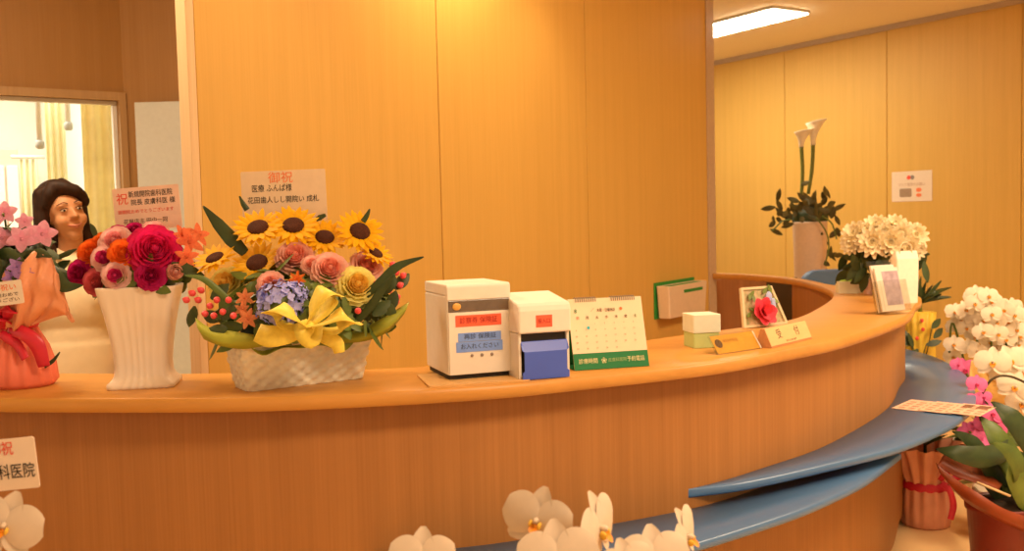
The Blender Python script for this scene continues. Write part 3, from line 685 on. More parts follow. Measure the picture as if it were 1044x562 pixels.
# ------------------------------------------------------------------ wrapped bouquet at the far left
gb = at(4, 399, ZT) + V((0, .09, 0)); gb.z = ZT; GY = gb.y
gift = thing('wrapped_bouquet', 'pink lilies in orange gift wrap with a red ribbon on the counter', 'bouquet', gb)
M_WRAP = mat('orange_pink_wrap', C('#F46840', .9), .45, .12, 9, .4)
M_WRAP2 = mat('peach_wrap', C('#F88850', .9), .45, .12, 9, .4)
bm = bmesh.new(); rings = []
for z, rx, pl in ((0, .085, .2), (.015, .098, .5), (.06, .092, .8), (.11, .075, 1), (.15, .052, 1.2), (.17, .042, 1.3), (.185, .044, 1.3), (.2, .06, 1.2)):
    rings.append([V(((rx + .004 * pl * sin(a * 17)) * cos(a), (rx * .9 + .004 * pl * sin(a * 17)) * sin(a), z)) for a in [2 * pi * i / 204 for i in range(204)]])
loft(bm, rings); obj('wrap', bm, M_WRAP, gift)
def PG(px, py, dy=0): return ad(px, py, GY + dy) - gb
M_RRIB = mat('red_satin_ribbon', C('#D8242C', .95), .35, .1, 20, .5)
def sheet(pts_rows, name, m, parent, nm=(0, -1, 0)):
    g = [crom([PG(*q_) for q_ in row], 10) for row in pts_rows]; cols = [crom([r[i] for r in g], 8) for i in range(len(g[0]))]
    for i, c_ in enumerate(cols):
        for j, v in enumerate(c_): v.y += .007 * sin(i * .9 + .25 * j) + .005 * sin(i * .37 - j * .55 + 1) + .003 * sin(j * 1.1 + i * 1.7); v.z += .004 * sin(i * .8 + 2)
    bm = bmesh.new(); loft(bm, cols, False); return obj(name, bm, m, parent, solid=.0012)
sheet([[(2, 333, -.06), (14, 336, -.075), (28, 333, -.07), (34, 330, -.05)], [(0, 305, -.09), (20, 306, -.12), (45, 312, -.10), (66, 322, -.06)], [(6, 280, -.10), (30, 278, -.12), (56, 296, -.11), (75, 330, -.06)], [(28, 262, -.07), (42, 256, -.09), (58, 276, -.09), (72, 322, -.055)]], 'wrap_sheet', M_WRAP2, gift)
sheet([[(-40, 333, -.06), (-20, 336, -.075), (-4, 333, -.07), (2, 330, -.05)], [(-70, 310, -.09), (-40, 308, -.12), (-15, 310, -.10), (0, 312, -.08)], [(-80, 285, -.10), (-50, 282, -.12), (-24, 300, -.11), (-8, 320, -.09)]], 'wrap_sheet', M_WRAP2, gift)
bm = bmesh.new(); lathe(bm, [(.05, .16), (.055, .167), (.055, .18), (.05, .187)], 40, S(1, .95, 1)); rib = obj('ribbon', bm, M_RRIB, gift)
for pts, hw, nm in (([(6, 334, -.055), (-2, 322, -.10), (-16, 322, -.10), (-8, 336, -.06)], (7, 11, 11, 6), (.2, -.4, .9)), ([(6, 334, -.055), (12, 318, -.10), (4, 314, -.11), (2, 334, -.06)], (7, 9, 9, 6), (.2, -.4, .9)),
                ([(8, 336, -.06), (24, 340, -.09), (38, 352, -.09), (45, 374, -.08)], (6, 7, 8, 6), (0, -1, .2)), ([(0, 340, -.07), (8, 345, -.075), (18, 352, -.08), (26, 366, -.09)], (4, 5, 5, 4), (0, -1, .2))):
    bm = bmesh.new(); strip(bm, [PG(*q_) for q_ in pts], [w * .0026 for w in hw], nm); obj('ribbon_loop' if len(pts) == 4 and nm[2] > .5 else 'ribbon_tail', bm, M_RRIB, rib, solid=.001)
pcol('lilypink', '#F8948C', .95); pcol('lilac', '#B47890', .95)
LIL = mesh('lily', star_bm(5, .8), P_['lilypink']); LILS = mesh('small_lilac_flower', star_bm(6, .6), P_['lilac'])
bm = bmesh.new(); sphere(bm, (0, 0, .29), (.1, .085, .10), None, 20, 12); obj('flower_foam', bm, M_LEAFD, gift)
DG = Dome((gb.x - .01, gb.y, ZT + .315), (.115, .11, .115))
foliage('foliage', gift, DG.fill(110, .07, .034, 15, -.2, .9), M_LEAFD)
for px, py, rp, dy in ((43, 239, 14.5, -.05), (22, 244, 14, -.08), (2, 243, 13, -.06), (5, 217, 12, -.02), (-14, 228, 15, -.05), (25, 226, 9, -.02)):
    p = ad(px, py, GY + dy); inst('lily', LIL, gift, p, tocam(p, (.25, -.6, .45), .45), rp * GY / FPX, RND.uniform(0, 6))
for px, py, rp in ((18, 272, 10), (26, 281, 10), (12, 283, 9), (22, 290, 8)):
    p = ad(px, py, GY - .115); inst('small_lilac_flower', LILS, gift, p, tocam(p, (0, -1, .4)), rp * GY / FPX, RND.uniform(0, 6))
bm = bmesh.new()
for px, py in ((43, 239), (22, 241), (4, 240), (3, 218), (-14, 228)): tube(bm, [PG(px, py, -.035), PG(px * .7 + 4, py + 14, -.01), PG(10, 290, 0)], .003, 6)
obj('stems', bm, M_STEM, gift)
blade([(46, 268, 0), (56, 280, -.03), (66, 292, -.04), (84, 291, -.05)], GY - .06, (7, 14, 13, 1), parent=gift)
blade([(20, 262, 0), (40, 258, -.02), (52, 262, -.04)], GY - .08, (6, 10, 2), parent=gift)
blade([(-5, 262, 0), (8, 258, -.02), (24, 266, -.04)], GY - .08, (8, 12, 2), parent=gift)
blade([(45, 374, 0), (54, 368, 0), (61, 359, 0)], GY - .05, (4, 4, 1), parent=gift)
blade([(60, 262, 0), (70, 258, -.02), (78, 254, -.04)], GY - .06, (5, 6, 1), parent=gift)
card('message_card', 'small white card dotted with red and grey in the wrapped bouquet', 'card', (-22, 315), (25, 309), GY - .15, .062, M_WHITE2, [('お祝い', .62, .72, .018, M_ORANGEINK, .5), ('開院おめで', .6, .42, .011, M_BROWNINK, .6), ('とうござい', .6, .2, .011, M_BROWNINK, .6)], stick=.03, lean=.09)
# ------------------------------------------------------------------ two white boxes on the counter
a, b = at(458, 390, ZT), at(522.5, 384.5, ZT); bw_ = (b - a).length; brz = atan2(b.y - a.y, b.x - a.x)
matb = thing('wooden_board', 'thin pale wooden board under the tall white card box', 'board', at(438, 396, ZT), brz * .7)
bm = bmesh.new(); pts = rrect(.27, .20, .006, 3); loft(bm, [[V((x + .135, y + .11, z)) for x, y in pts] for z in (0, .004)]); obj('board', bm, wood('pale_board', (.70, .42, .16), (.78, .5, .2)), matb, False)
h1 = .252
b1 = thing('card_drop_box', 'tall white card drop box with red and blue labels', 'box', V((a.x, a.y, ZT + .0045)), brz)
dp = .215
bm = bmesh.new(); box(bm, .0, bw_, .004, dp, .012, h1 - .03)
obj('body', bm, M_WHITE, b1, False, .004)
bm = bmesh.new(); box(bm, .006, bw_ - .006, .012, dp - .008, 0, .0118); obj('base', bm, M_DARK, b1, False)
bm = bmesh.new(); loft(bm, [[V((x, y, z)) for y, z in ((0, h1 - .042), (0, h1 - .006), (.006, h1), (dp, h1), (dp, h1 - .0295), (.02, h1 - .0295), (.02, h1 - .042))] for x in (0, bw_)])
obj('lid', bm, M_WHITE, b1, False, .003)
bm = bmesh.new(); box(bm, .004, bw_ - .004, .0005, .0038, h1 - .072, h1 - .0425); obj('slot_window', bm, mat('smoked_window', (.16, .11, .07), .15, .2, 20, .6), b1, False, .001)
bm = bmesh.new(); sphere(bm, (.026, -.001, h1 - .058), (.012, .004, .010)); obj('latch', bm, mat('brass_latch', (.75, .42, .1), .3), b1)
bm = bmesh.new(); box(bm, .003, bw_ - .003, .0005, .004, .0125, h1 - .074); pf = obj('front_plate', bm, M_WHITE, b1, False, .002)
M_REDL = mat('red_label', C('#F25A32', 1.0), .6, .03); M_BLUEL = mat('blue_label', C('#7C88A4', .95), .6, .04); M_INKB = mat('navy_ink', (.05, .07, .14), .6)
def label(parent, x0, x1, z0, z1, m, y=-.0001, name='label'):
    bm = bmesh.new(); box(bm, x0, x1, y - .0006, y, z0, z1); return obj(name, bm, m, parent, False)
l1 = label(b1, .022, bw_ - .028, h1 - .112, h1 - .082, M_REDL); text('診察券 保険証', .019, mat('dark_red_ink', (.4, .03, .02)), l1, (bw_ / 2 - .003, -.0012, h1 - .097), wid=.105)
l2 = label(b1, .028, bw_ - .03, h1 - .152, h1 - .129, M_BLUEL); text('再診 保険証', .016, M_INKB, l2, (bw_ / 2, -.0012, h1 - .14), wid=.09)
l3 = label(b1, .022, bw_ - .026, h1 - .180, h1 - .153, M_BLUEL, -.0003); text('お入れください', .016, M_INKB, l3, (bw_ / 2 - .002, -.0014, h1 - .166), wid=.105)
for k in (-1, 0, 1):
    bm = bmesh.new(); lathe(bm, [(.0042, 0), (.0042, .003), (.002, .004)], 10, T(bw_ / 2 + k * .028 + .004, .001, .062) @ RX(pi / 2)); obj('screw', bm, M_GREYINK, b1)
a, b = at(531, 389, ZT), at(582.5, 384.5, ZT); w2 = (b - a).length; rz2 = brz - .02
b2 = thing('paper_holder_box', 'shorter white box with a blue front flap and small red label', 'box', V((a.x, a.y, ZT)), rz2)
h2 = .205; d2 = .2
bm = bmesh.new(); box(bm, 0, .008, .012, d2, 0, h2 - .082); box(bm, w2 - .008, w2, .012, d2, 0, h2 - .082); box(bm, .008, w2 - .008, d2 - .01, d2, 0, h2 - .082); box(bm, .008, w2 - .008, .02, d2 - .01, 0, .01)
obj('body', bm, M_WHITE, b2, False, .002)
prof = [(.0, h2 - .0815), (.0, h2 - .022), (.004, h2 - .009), (.012, h2 - .002), (.024, h2), (d2 - .05, h2 + .018), (d2 - .03, h2 + .016), (d2, h2 - .002), (d2, h2 - .0815)]
bm = bmesh.new(); loft(bm, [[V((x, y, z)) for y, z in prof] for x in (-.002, w2 * .55, w2 + .002)]); obj('lid', bm, M_WHITE, b2, False, .006, segs=3)
bm = bmesh.new(); pts = [(0, .012), (0, .03), (.006, .034), (.006, .085), (0, .09), (0, .112), (w2 - .012, .112), (w2 - .012, .09), (w2 - .018, .085), (w2 - .018, .034), (w2 - .012, .03), (w2 - .012, .012)]
loft(bm, [[V((x + .006, y + (.014 if z > .1 else 0), z - .01)) for x, z in pts] for y in (-.001, .003)]); obj('flap', bm, mat('blue_plastic', C('#47538C', .95), .35, .04, 10, .5), b2, False, .001)
bm = bmesh.new(); box(bm, .009, w2 - .009, .021, .04, .012, h2 - .084); obj('inner_tray', bm, M_DARK, b2, False)
l4 = label(b2, .046, .092, h2 - .066, h2 - .034, M_REDL); text('投入口', .014, mat('dark_red_ink', (.4, .03, .02)), l4, (.069, -.0012, h2 - .05), wid=.034)
# ------------------------------------------------------------------ desk calendar
a, b = at(586, 378.5, ZT), at(662, 373.5, ZT); wc = (b - a).length; rzc = atan2(b.y - a.y, b.x - a.x)
cal = thing('desk_calendar', 'white desk calendar with a green strip along its foot', 'calendar', V((a.x, a.y, ZT)), rzc)
hc, tl = .203, radians(-16)
Mt = RX(tl)
M_CGREEN = mat('calendar_green', C('#2A7434', 1.2), .55, .03)
bm = bmesh.new(); box(bm, 0, wc, 0, .0015, .001, hc, Mt); obj('page', bm, mat('calendar_paper', (.88, .72, .50), .7, .02), cal, False)
bm = bmesh.new(); box(bm, 0, wc, -.0012, -.0001, .001, .047, Mt); fs = obj('footer_strip', bm, M_CGREEN, cal, False)
yt = sin(-tl) * hc; zt_ = cos(tl) * hc
bm = bmesh.new(); box(bm, 0, wc, 0, .0015, 0, hc, T(0, 2 * yt, 0) @ RX(-tl)); obj('back_board', bm, M_CGREEN, cal, False)
bm = bmesh.new(); box(bm, 0, wc, 0.002, 2 * yt - .001, .0005, .002); obj('base_board', bm, M_CGREEN, cal, False)
for x0, x1 in ((.02, .085), (wc - .095, wc - .02)):
    bm = bmesh.new()
    n = int((x1 - x0) / .006)
    tube(bm, [(x0 + (x1 - x0) * k / (n * 8), yt + .006 * cos(2 * pi * k / 8), zt_ - .003 + .007 * sin(2 * pi * k / 8)) for k in range(n * 8 + 1)], .0011, 5, 1)
    obj('spiral_binding', bm, M_GREYINK, cal)
def ct(body, x, z, size, m, parent=cal, wid=None):
    return text(body, size, m, parent, tuple((Mt @ V((x, -.0016, z)))), Mt @ RX(pi / 2), wid=wid)
ct('木曜・日曜休診', wc / 2 + .0, hc - .036, .011, M_BROWNINK, wid=.055); ct('8', .02, hc - .036, .016, M_CGREEN); ct('●', wc / 2 + .045, hc - .034, .012, M_ORANGEINK); ct('／', wc / 2 - .04, hc - .034, .012, M_ORANGEINK)
days = '日月火水木金土'; cwd = (wc - .02) / 7
for k, dch in enumerate(days): ct(dch, .01 + cwd * (k + .5), hc - .056, .010, M_REDINK if k == 0 else (M_CGREEN if k == 6 else M_BROWNINK))
dn = 1; rows = []
for r in range(5):
    for k in range(7):
        if r == 0 and k < 2: continue
        if dn > 31: break
        ct(str(dn), .006 + cwd * (k + .35), hc - .073 - .0175 * r, .0062, mat('pale_ink', (.5, .36, .24)) if k else M_ORANGEINK); dn += 1
ct('●', .01 + cwd * 1.5, hc - .085, .012, mat('teal_ink', C('#50A890')))
M_YW = mat('pale_yellow_ink', (.85, .75, .4))
ct('診療時間', .042, .024, .016, M_YW, fs, .055); ct('❀', wc * .40, .024, .02, M_YW, fs); ct('皮膚科医院', wc * .58, .024, .012, mat('pale_green_ink', (.35, .5, .2)), fs, .055); ct('予約電話', wc - .038, .024, .016, M_YW, fs, .052)
# ------------------------------------------------------------------ wall pocket
s0, z0 = on_line(667.5, 325, A, B); s1, z1 = on_line(707, 318, A, B); _, zt2 = on_line(668, 292, A, B)
wp = MW @ V((s0, -.012, 0)); hh = zt2 - z0
M_POCK = mat('pocket_plastic', (.80, .62, .42), .5, .03); M_PGRN = mat('pocket_green', C('#38862C', 1.25), .5, .05)
pk = thing('wall_pocket', 'cream wall pocket with a green back mounted on the panelled wall', 'holder', (wp.x, wp.y, z0), MW.to_euler().z)
pw = (s1 - s0) * 1.0
bm = bmesh.new(); box(bm, -.012, pw + .004, .003, .011, -.005, hh + .022); obj('back_plate', bm, M_PGRN, pk, False, .003)
bm = bmesh.new(); loft(bm, [[V((x * sx + pw / 2, y * sy - .045, z)) for x, y in rrect(pw, .09, .012, 4)] for z, sx, sy in ((0, .93, .9), (hh, 1, 1), (hh, .94, .9), (.01, .88, .8))], True, True, True)
obj('pocket', bm, M_POCK, pk, False, .002)
bm = bmesh.new(); box(bm, .012, pw - .012, -.078, -.012, hh - .03, hh - .004); obj('papers', bm, M_PGRN, pk, False, .002)
bm = bmesh.new(); loft(bm, [[V((x + pw * .62, y, z + hh - .045)) for x, z in rrect(pw * .5, .02, .009, 5)] for y in (-.091, -.0895)]); obj('grip_slot', bm, M_PGRN, pk, False)
# ------------------------------------------------------------------ small items to the right of the calendar
p = at(714, 355, ZT); cube = thing('keepsake_box', 'small two-tone box, cream lid over pale green base', 'box', p + V((.012, .04, 0)), radians(12))
def sbox(bm, w_, d_, z0, z1, r=.005, M=None):
    pts = rrect(w_, d_, r, 4); loft(bm, [[(M or Matrix()) @ V((x, y, z)) for x, y in pts] for z in (z0, z1)])
bm = bmesh.new(); sbox(bm, .088, .088, 0, .048); obj('base', bm, mat('pale_green_card', C('#D0C468', 1.15), .6, .03), cube, False, .002)
bm = bmesh.new(); sbox(bm, .094, .094, .0485, .107); obj('lid', bm, mat('cream_card_lid', C('#F0D49C', 1.1), .6, .03), cube, False, .002)
a, b = at(733, 362, ZT), at(776.5, 355.5, ZT); wq = (b - a).length
nc = thing('name_plate_card', 'small orange card in a clear acrylic stand before the picture frame', 'card', V((a.x, a.y, ZT)), atan2(b.y - a.y, b.x - a.x))
bm = bmesh.new(); box(bm, 0, wq, 0, .0012, 0.003, .064, RX(radians(-35))); ob = obj('card', bm, mat('orange_card', C('#F09A20', 1.05), .6, .08), nc, False)
bm = bmesh.new(); box(bm, -.003, wq + .003, -.004, -.001, .001, .068, RX(radians(-35))); box(bm, -.003, wq + .003, .0045, .0065, .001, .068, RX(radians(-35))); box(bm, -.003, wq + .003, .002, .06, 0, .0012); obj('acrylic_stand', bm, M_ACRYL, nc, False)
Mq = RX(radians(-35))
bm = bmesh.new(); box(bm, wq - .004, wq + .002, -.0012, 0.0, .002, .064, Mq); obj('white_edge', bm, M_WHITE2, nc, False)
text('●', .04, M_BROWNINK, ob, tuple(Mq @ V((.022, -.0005, .034))), Mq @ RX(pi / 2)); text('本日の担当', .014, mat('amber_ink', (.55, .22, .02)), ob, tuple(Mq @ V((.078, -.0005, .042))), Mq @ RX(pi / 2))
a, b = at(787, 355.5, ZT), at(828, 345.5, ZT); wq = (b - a).length
ws = thing('reception_sign', 'pale wooden wedge sign with two dark characters', 'sign', V((a.x, a.y, ZT)), atan2(b.y - a.y, b.x - a.x))
sl = radians(-24); hs = .066
prof = [(0, 0), (hs * sin(-sl), hs * cos(sl)), (hs * sin(-sl) + .012, hs * cos(sl)), (.06, 0)]
bm = bmesh.new(); loft(bm, [[V((x, y, z)) for y, z in prof] for x in (0, wq)]); obj('block', bm, wood('reddish_block', (.52, .22, .08), (.6, .27, .1), stretch=(4, 40, 40)), ws, False, .001)
Ms = RX(sl); bm = bmesh.new(); box(bm, .001, wq - .001, -.0015, -.0001, .006, hs - .001, Ms); fp = obj('face_plate', bm, wood('pale_birch', (.78, .52, .22), (.84, .58, .27), stretch=(6, 40, 40)), ws, False)
text('受', .034, M_BROWNINK, fp, tuple(Ms @ V((wq * .27, -.002, .038))), Ms @ RX(pi / 2)); text('付', .034, M_BROWNINK, fp, tuple(Ms @ V((wq * .70, -.002, .038))), Ms @ RX(pi / 2))
text('いらっしゃいませ', .009, M_BROWNINK, fp, tuple(Ms @ V((wq * .5, -.002, .013))), Ms @ RX(pi / 2))
# picture frame with a red flower, leaning back on its own strut
a, b = at(759, 335.5, ZT), at(804.5, 331, ZT); wf = (b - a).length
fr = thing('flower_frame', 'pale photo frame with a red flower among green leaves', 'picture frame', V((a.x, a.y, ZT)), atan2(b.y - a.y, b.x - a.x))
ft = radians(-20); hf = .155; Mf = RX(ft)
M_FR = mat('pale_gold_frame', C('#E0B070', 1.05), .4, .05)
bm = bmesh.new(); tp = .70
outer = [(0, 0), (wf, 0), (wf * (.5 + tp / 2), hf), (wf * (.5 - tp / 2), hf)]
def inset(P, k): 
    c = (sum(p[0] for p in P) / 4, sum(p[1] for p in P) / 4); return [(c[0] + (x - c[0]) * k, c[1] + (z - c[1]) * k) for x, z in P]
inn = inset(outer, .86)
loft(bm, [[Mf @ V((x, y, z + .002)) for x, z in P] for P, y in ((outer, .012), (outer, 0), (inn, 0), (inn, .004))], True, False, False); obj('frame', bm, M_FR, fr, False, .002)
bm = bmesh.new(); loft(bm, [[Mf @ V((x, y, z + .002)) for x, z in inset(outer, .9)] for y in (.006, .011)]); bd = obj('backing', bm, mat('grey_green_print', (.30, .30, .12), .6, .5, 45, col2=(.66, .46, .28)), fr, False)
bm = bmesh.new(); box(bm, wf / 2 - .012, wf / 2 + .012, 0, .003, 0, .11, T(0, .098, 0) @ RX(radians(28))); obj('strut', bm, M_FR, fr, False)
bm = bmesh.new(); q0 = Mf @ V((wf * .47, -.002, hf * .36)); sphere(bm, q0, (.001,) * 3)
for k in range(16):
    lay = k // 6; petal(bm, .060 - .012 * lay, .05 - .008 * lay, Matrix.Translation(q0) @ Mf @ RX(pi / 2) @ RZ(k * 1.08) @ T(0, 0, .002 + .003 * lay) @ RY(-.25 - .3 * lay), None, bend=.004, nu=3, nv=5)
obj('red_flower', bm, mat('frame_red', C('#E83C3C', 1.0), .6, .1), fr)
bm = bmesh.new(); rr_ = random.Random(5)
for k in range(16):
    x, z = rr_.uniform(.2, .8) * wf, rr_.uniform(.15, .9) * hf
    petal(bm, .035, .016, Mf @ T(x, -.001, z) @ RX(pi / 2) @ RZ(rr_.uniform(0, 6)) @ RY(-.1), LEAFP, nu=2, nv=4)
obj('pressed_leaves', bm, M_LEAFL, fr); 
bm = bmesh.new(); sphere(bm, Mf @ V((wf * .70, -.002, hf * .72)), (.016, .004, .022)); sphere(bm, Mf @ V((wf * .75, -.002, hf * .5)), (.012, .004, .03)); obj('lilac_spray', bm, mat('frame_lilac', C('#B0A0B0', .9), .6, .1), fr)
# ------------------------------------------------------------------ far end of the counter
p = at(866, 299, ZT); tb = thing('tissue_box', 'small pale box with a green top at the counter\'s far bend', 'box', p, radians(-8))
bm = bmesh.new(); sbox(bm, .125, .08, 0, .062, .006); obj('body', bm, mat('pale_box_card', C('#E8C890', 1.0), .6, .04), tb, False, .002)
bm = bmesh.new(); loft(bm, [[V((x, y, z)) for x, y in rrect(.10 * k, .05 * k, .02 * k, 5)] for z, k in ((.0622, 1), (.068, .9), (.072, .5))]); obj('green_top', bm, mat('soft_green', C('#B8C040', 1.0), .6, .1), tb)
p = at(885, 300, ZT); cp = thing('pink_bowl', 'small peach bowl beside the tissue box', 'bowl', p)
bm = bmesh.new(); lathe(bm, [(.02, 0), (.021, .005), (.018, .01), (.028, .035), (.036, .07), (.038, .082), (.035, .082), (.027, .05), (.012, .02)], 32); obj('bowl', bm, mat('peach_ceramic', C('#F0A878', 1.0), .4, .05), cp)
bm = bmesh.new(); sphere(bm, (0, 0, .069), (.032, .032, .018)); obj('sweets', bm, mat('pale_sweets', C('#F4CC98', 1.05), .6, .2, 90, bump=1), cp)
# bouquet of white flowers in a dark glass vase
p = at(901, 300, ZT); fvY = p.y
fv = thing('white_flower_vase', 'dark slim vase of white chrysanthemums at the counter\'s far end', 'flower vase', p)
bm = bmesh.new(); lathe(bm, [(.04, 0), (.043, .006), (.03, .02), (.022, .05), (.026, .10), (.042, .15), (.047, .165), (.042, .165), (.022, .11)], 28); obj('vase', bm, mat('dark_brown_glass', (.11, .035, .012), .15, .1, 10, .6), fv)
DW = Dome((ad(903, 252, fvY).x, fvY, ad(903, 252, fvY).z), (.235, .17, .13))
foliage('foliage', fv, [(DW.c + V((RND.uniform(-.17, .15), RND.uniform(-.12, .1), RND.uniform(-.14, -.01))), V((RND.uniform(-1, 1), -1, RND.uniform(-.6, .3))), .11, .05, RND.uniform(0, 6.28)) for _ in range(75)], M_LEAFD)
def mum_bm():
    bm = bmesh.new()
    for lay, (n, tilt, l) in enumerate(((12, .1, .98), (12, -.35, .9), (10, -.75, .75), (8, -1.1, .55), (5, -1.4, .4))):
        for k in range(n): petal(bm, l, .42, RZ(2 * pi * k / n + lay * .4) @ T(.03, 0, 0) @ RY(tilt), lambda t: sin(pi * min(1, t * .75 + .2)) ** .7, bend=.22, cup=.08, nu=2, nv=5)
    sphere(bm, (0, 0, .1), (.45, .45, .3), None, 12, 6); return bm
MUM = mesh('chrysanthemum', mum_bm(), mat('white_mum_petal', (.90, .78, .52), .6, .05, 6))
for px, py, rp, k in ((873, 240, 15, .4), (893, 233, 15, .3), (912, 232, 14, .3), (932, 241, 14, .4), (890, 247, 16, .7), (908, 247, 15, .75), (925, 252, 14, .6), (868, 249, 11, .5), (918, 240, 13, .6), (902, 239, 12, .6), (934, 255, 10, .5), (915, 258, 11, .8), (880, 237, 11, .4)):
    put(fv, DW, 'chrysanthemum', MUM, px, py, rp, .92, k)
bm = bmesh.new()
for k in range(7):
    a = k * .9; tube(bm, [(0.01 * cos(a), .01 * sin(a), .06), (.02 * cos(a), .02 * sin(a), .18), (.09 * cos(a), .07 * sin(a), .26)], .003, 6)
obj('stems', bm, M_STEM, fv)
# clear brochure stand and the white gift bag behind it
p = at(911, 321, ZT); bs = thing('brochure_stand', 'clear acrylic stand holding grey printed leaflets at the counter end', 'stand', p + V((0, .05, 0)), radians(28))
tb_ = radians(-14)
bm = bmesh.new(); box(bm, -.075, .075, -.055, -.052, .002, .13, RX(tb_)); box(bm, -.075, .075, -.005, -.002, .002, .22, RX(tb_)); box(bm, -.075, -.072, -.052, -.005, .002, .13, RX(tb_)); box(bm, .072, .075, -.052, -.005, .002, .13, RX(tb_)); box(bm, -.075, .075, -.06, .06, 0, .003)
obj('acrylic_holder', bm, M_ACRYL, bs, False)
for k, (y, hgt, m) in enumerate(((-.030, .185, M_WHITE2), (-.014, .20, M_WHITE2))):
    bm = bmesh.new(); box(bm, -.066, .066, y, y + .008, .006, hgt, RX(tb_)); lf = obj('leaflet', bm, m, bs, False)
    if k == 0:
        bm = bmesh.new(); box(bm, -.03, .062, y - .001, y - .0002, .03, .17, RX(tb_)); obj('grey_print', bm, mat('grey_print', C('#B88C78', .95), .5, .25, 30), lf, False)
p = at(921, 309, ZT); gbag = thing('paper_gift_bag', 'white paper gift bag behind the brochure stand', 'bag', p, radians(20))
bm = bmesh.new(); loft(bm, [[V((x + dx, y, z)) for x, y in rrect(w_, d_, .008, 3)] for z, w_, d_, dx in ((0, .115, .06, 0), (.10, .12, .06, .002), (.2, .125, .045, .008), (.235, .12, .015, .012))]); obj('bag', bm, mat('white_bag_paper', C('#F4CC98', 1.0), .6, .04), gbag, False, .002)
bm = bmesh.new(); tube(bm, [(-.03, -.01, .225), (-.025, -.012, .26), (.0, -.012, .275), (.03, -.012, .26), (.04, -.01, .225)], .0025, 6); obj('handle', bm, M_CREAM, gbag)
# printed leaflets on the blue ledge
q0, q1, q2, q3 = at(909, 417, ZU), at(1000, 427, ZU), at(1003, 415, ZU), at(921, 407.5, ZU)
ux = (q1 - q0).normalized(); Ltot = (q1 - q0).length; wl = ((q3 - q0).length + (q2 - q1).length) / 2 * .95
for k, lab in enumerate(('printed leaflet against the counter front, innermost of the overlapping row', 'printed leaflet in the middle of the overlapping row on the ledge', 'printed leaflet with dark heading, overhanging the ledge\'s outer edge')):
    t = thing('leaflet', lab, 'leaflet', q0 + ux * (Ltot * .31 * k) + V((0, 0, .0012 + k * .003)), atan2(ux.y, ux.x), 'leaflets on the blue ledge')
    L3 = Ltot * .37
    bm = bmesh.new(); box(bm, 0, L3, 0, wl, 0, .0025); obj('sheet', bm, mat('leaflet_paper', (.84, .56, .40), .7, .05), t, False)
    bm = bmesh.new()
    for c_ in range(3):
        for r in range(4): box(bm, .015 + c_ * L3 / 3.2, .015 + c_ * L3 / 3.2 + L3 * .2, wl * (.12 + .2 * r), wl * (.22 + .2 * r), .0026, .0029)
    pr = obj('print_blocks', bm, mat('faint_print', (.62, .30, .20), .7, .2), t, False)
    if k == 2:
        bm = bmesh.new(); box(bm, L3 * .12, L3 * .42, wl * .6, wl * .9, .003, .0033); box(bm, L3 * .55, L3 * .9, wl * .6, wl * .9, .003, .0033); obj('dark_heading', bm, mat('brown_print', (.25, .12, .07), .7, .2, 90), pr, False)
# ------------------------------------------------------------------ things in the lobby to the right
# notice on the right wall
def wallpt(px, py): return on_line(px, py, RA2, RB2)
s0, z0 = wallpt(909.5, 206); s1, z1 = wallpt(950.5, 206); _, zt3 = wallpt(930, 174.5)
wp = MR @ V((s0, -.003, 0)); wn = s1 - s0; hn = zt3 - z0
nt_ = thing('wall_notice', 'white notice sheet taped to the right wall', 'notice', (wp.x, wp.y, z0), MR.to_euler().z)
bm = bmesh.new(); box(bm, 0, wn, 0, .002, 0, hn); obj('sheet', bm, mat('notice_paper', C('#F8C48C', 1.15), .7, .02), nt_, False)
text('●', .05, M_REDINK, nt_, (wn * .43, -.0006, hn * .78)); text('●', .05, M_GREYINK, nt_, (wn * .52, -.0006, hn * .78)); text('マスク着用のお願い', .03, mat('faint_brown_ink', (.5, .3, .17)), nt_, (wn * .5, -.0006, hn * .55), wid=wn * .66)
bm = bmesh.new(); loft(bm, [[V((x + wn * .35, y, z + hn * .29)) for x, z in rrect(wn * .3, hn * .28, .012, 4)] for y in (-.001, -.0002)]); obj('grey_drawing', bm, mat('grey_drawing', (.36, .25, .16), .7, .2, 120), nt_, False)
bm = bmesh.new(); sphere(bm, (wn * .68, -.0006, hn * .37), (wn * .07, .0005, hn * .07)); sphere(bm, (wn * .68, -.0006, hn * .2), (wn * .07, .0005, hn * .06)); obj('orange_drawing', bm, M_ORANGEINK, nt_)
# blue chair whose back shows over the counter
cp_ = ad(850, 281, 7.35); ch = thing('lobby_chair', 'blue upholstered lobby chair beyond the counter\'s far end', 'chair', (cp_.x, cp_.y, 0), radians(20))
cb_z = ad(850, 274.5, 7.35).z; M_VIN = mat('blue_vinyl', (.10, .19, .36), .4, .04, 6, .4)
bm = bmesh.new(); loft(bm, [[V((x, y, cb_z - .24 + z)) for x, z in rrect(.60, .48, .13, 8)] for y in (-.035, .035)]); obj('backrest', bm, M_VIN, ch, True, .02, segs=3)
bm = bmesh.new(); loft(bm, [[V((x, y - .28, z)) for x, y in rrect(.54, .52, .06, 6)] for z in (.38, .47)]); obj('seat', bm, M_VIN, ch, False, .02, segs=3)
for sx in (-1, 1):
    for y in (-.48, -.03):
        bm = bmesh.new(); tube(bm, [(sx * .23, y, 0), (sx * .22, y, .38 if y < -.1 else cb_z - .4)], .016, 10, 1); obj('leg', bm, M_ALU, ch)
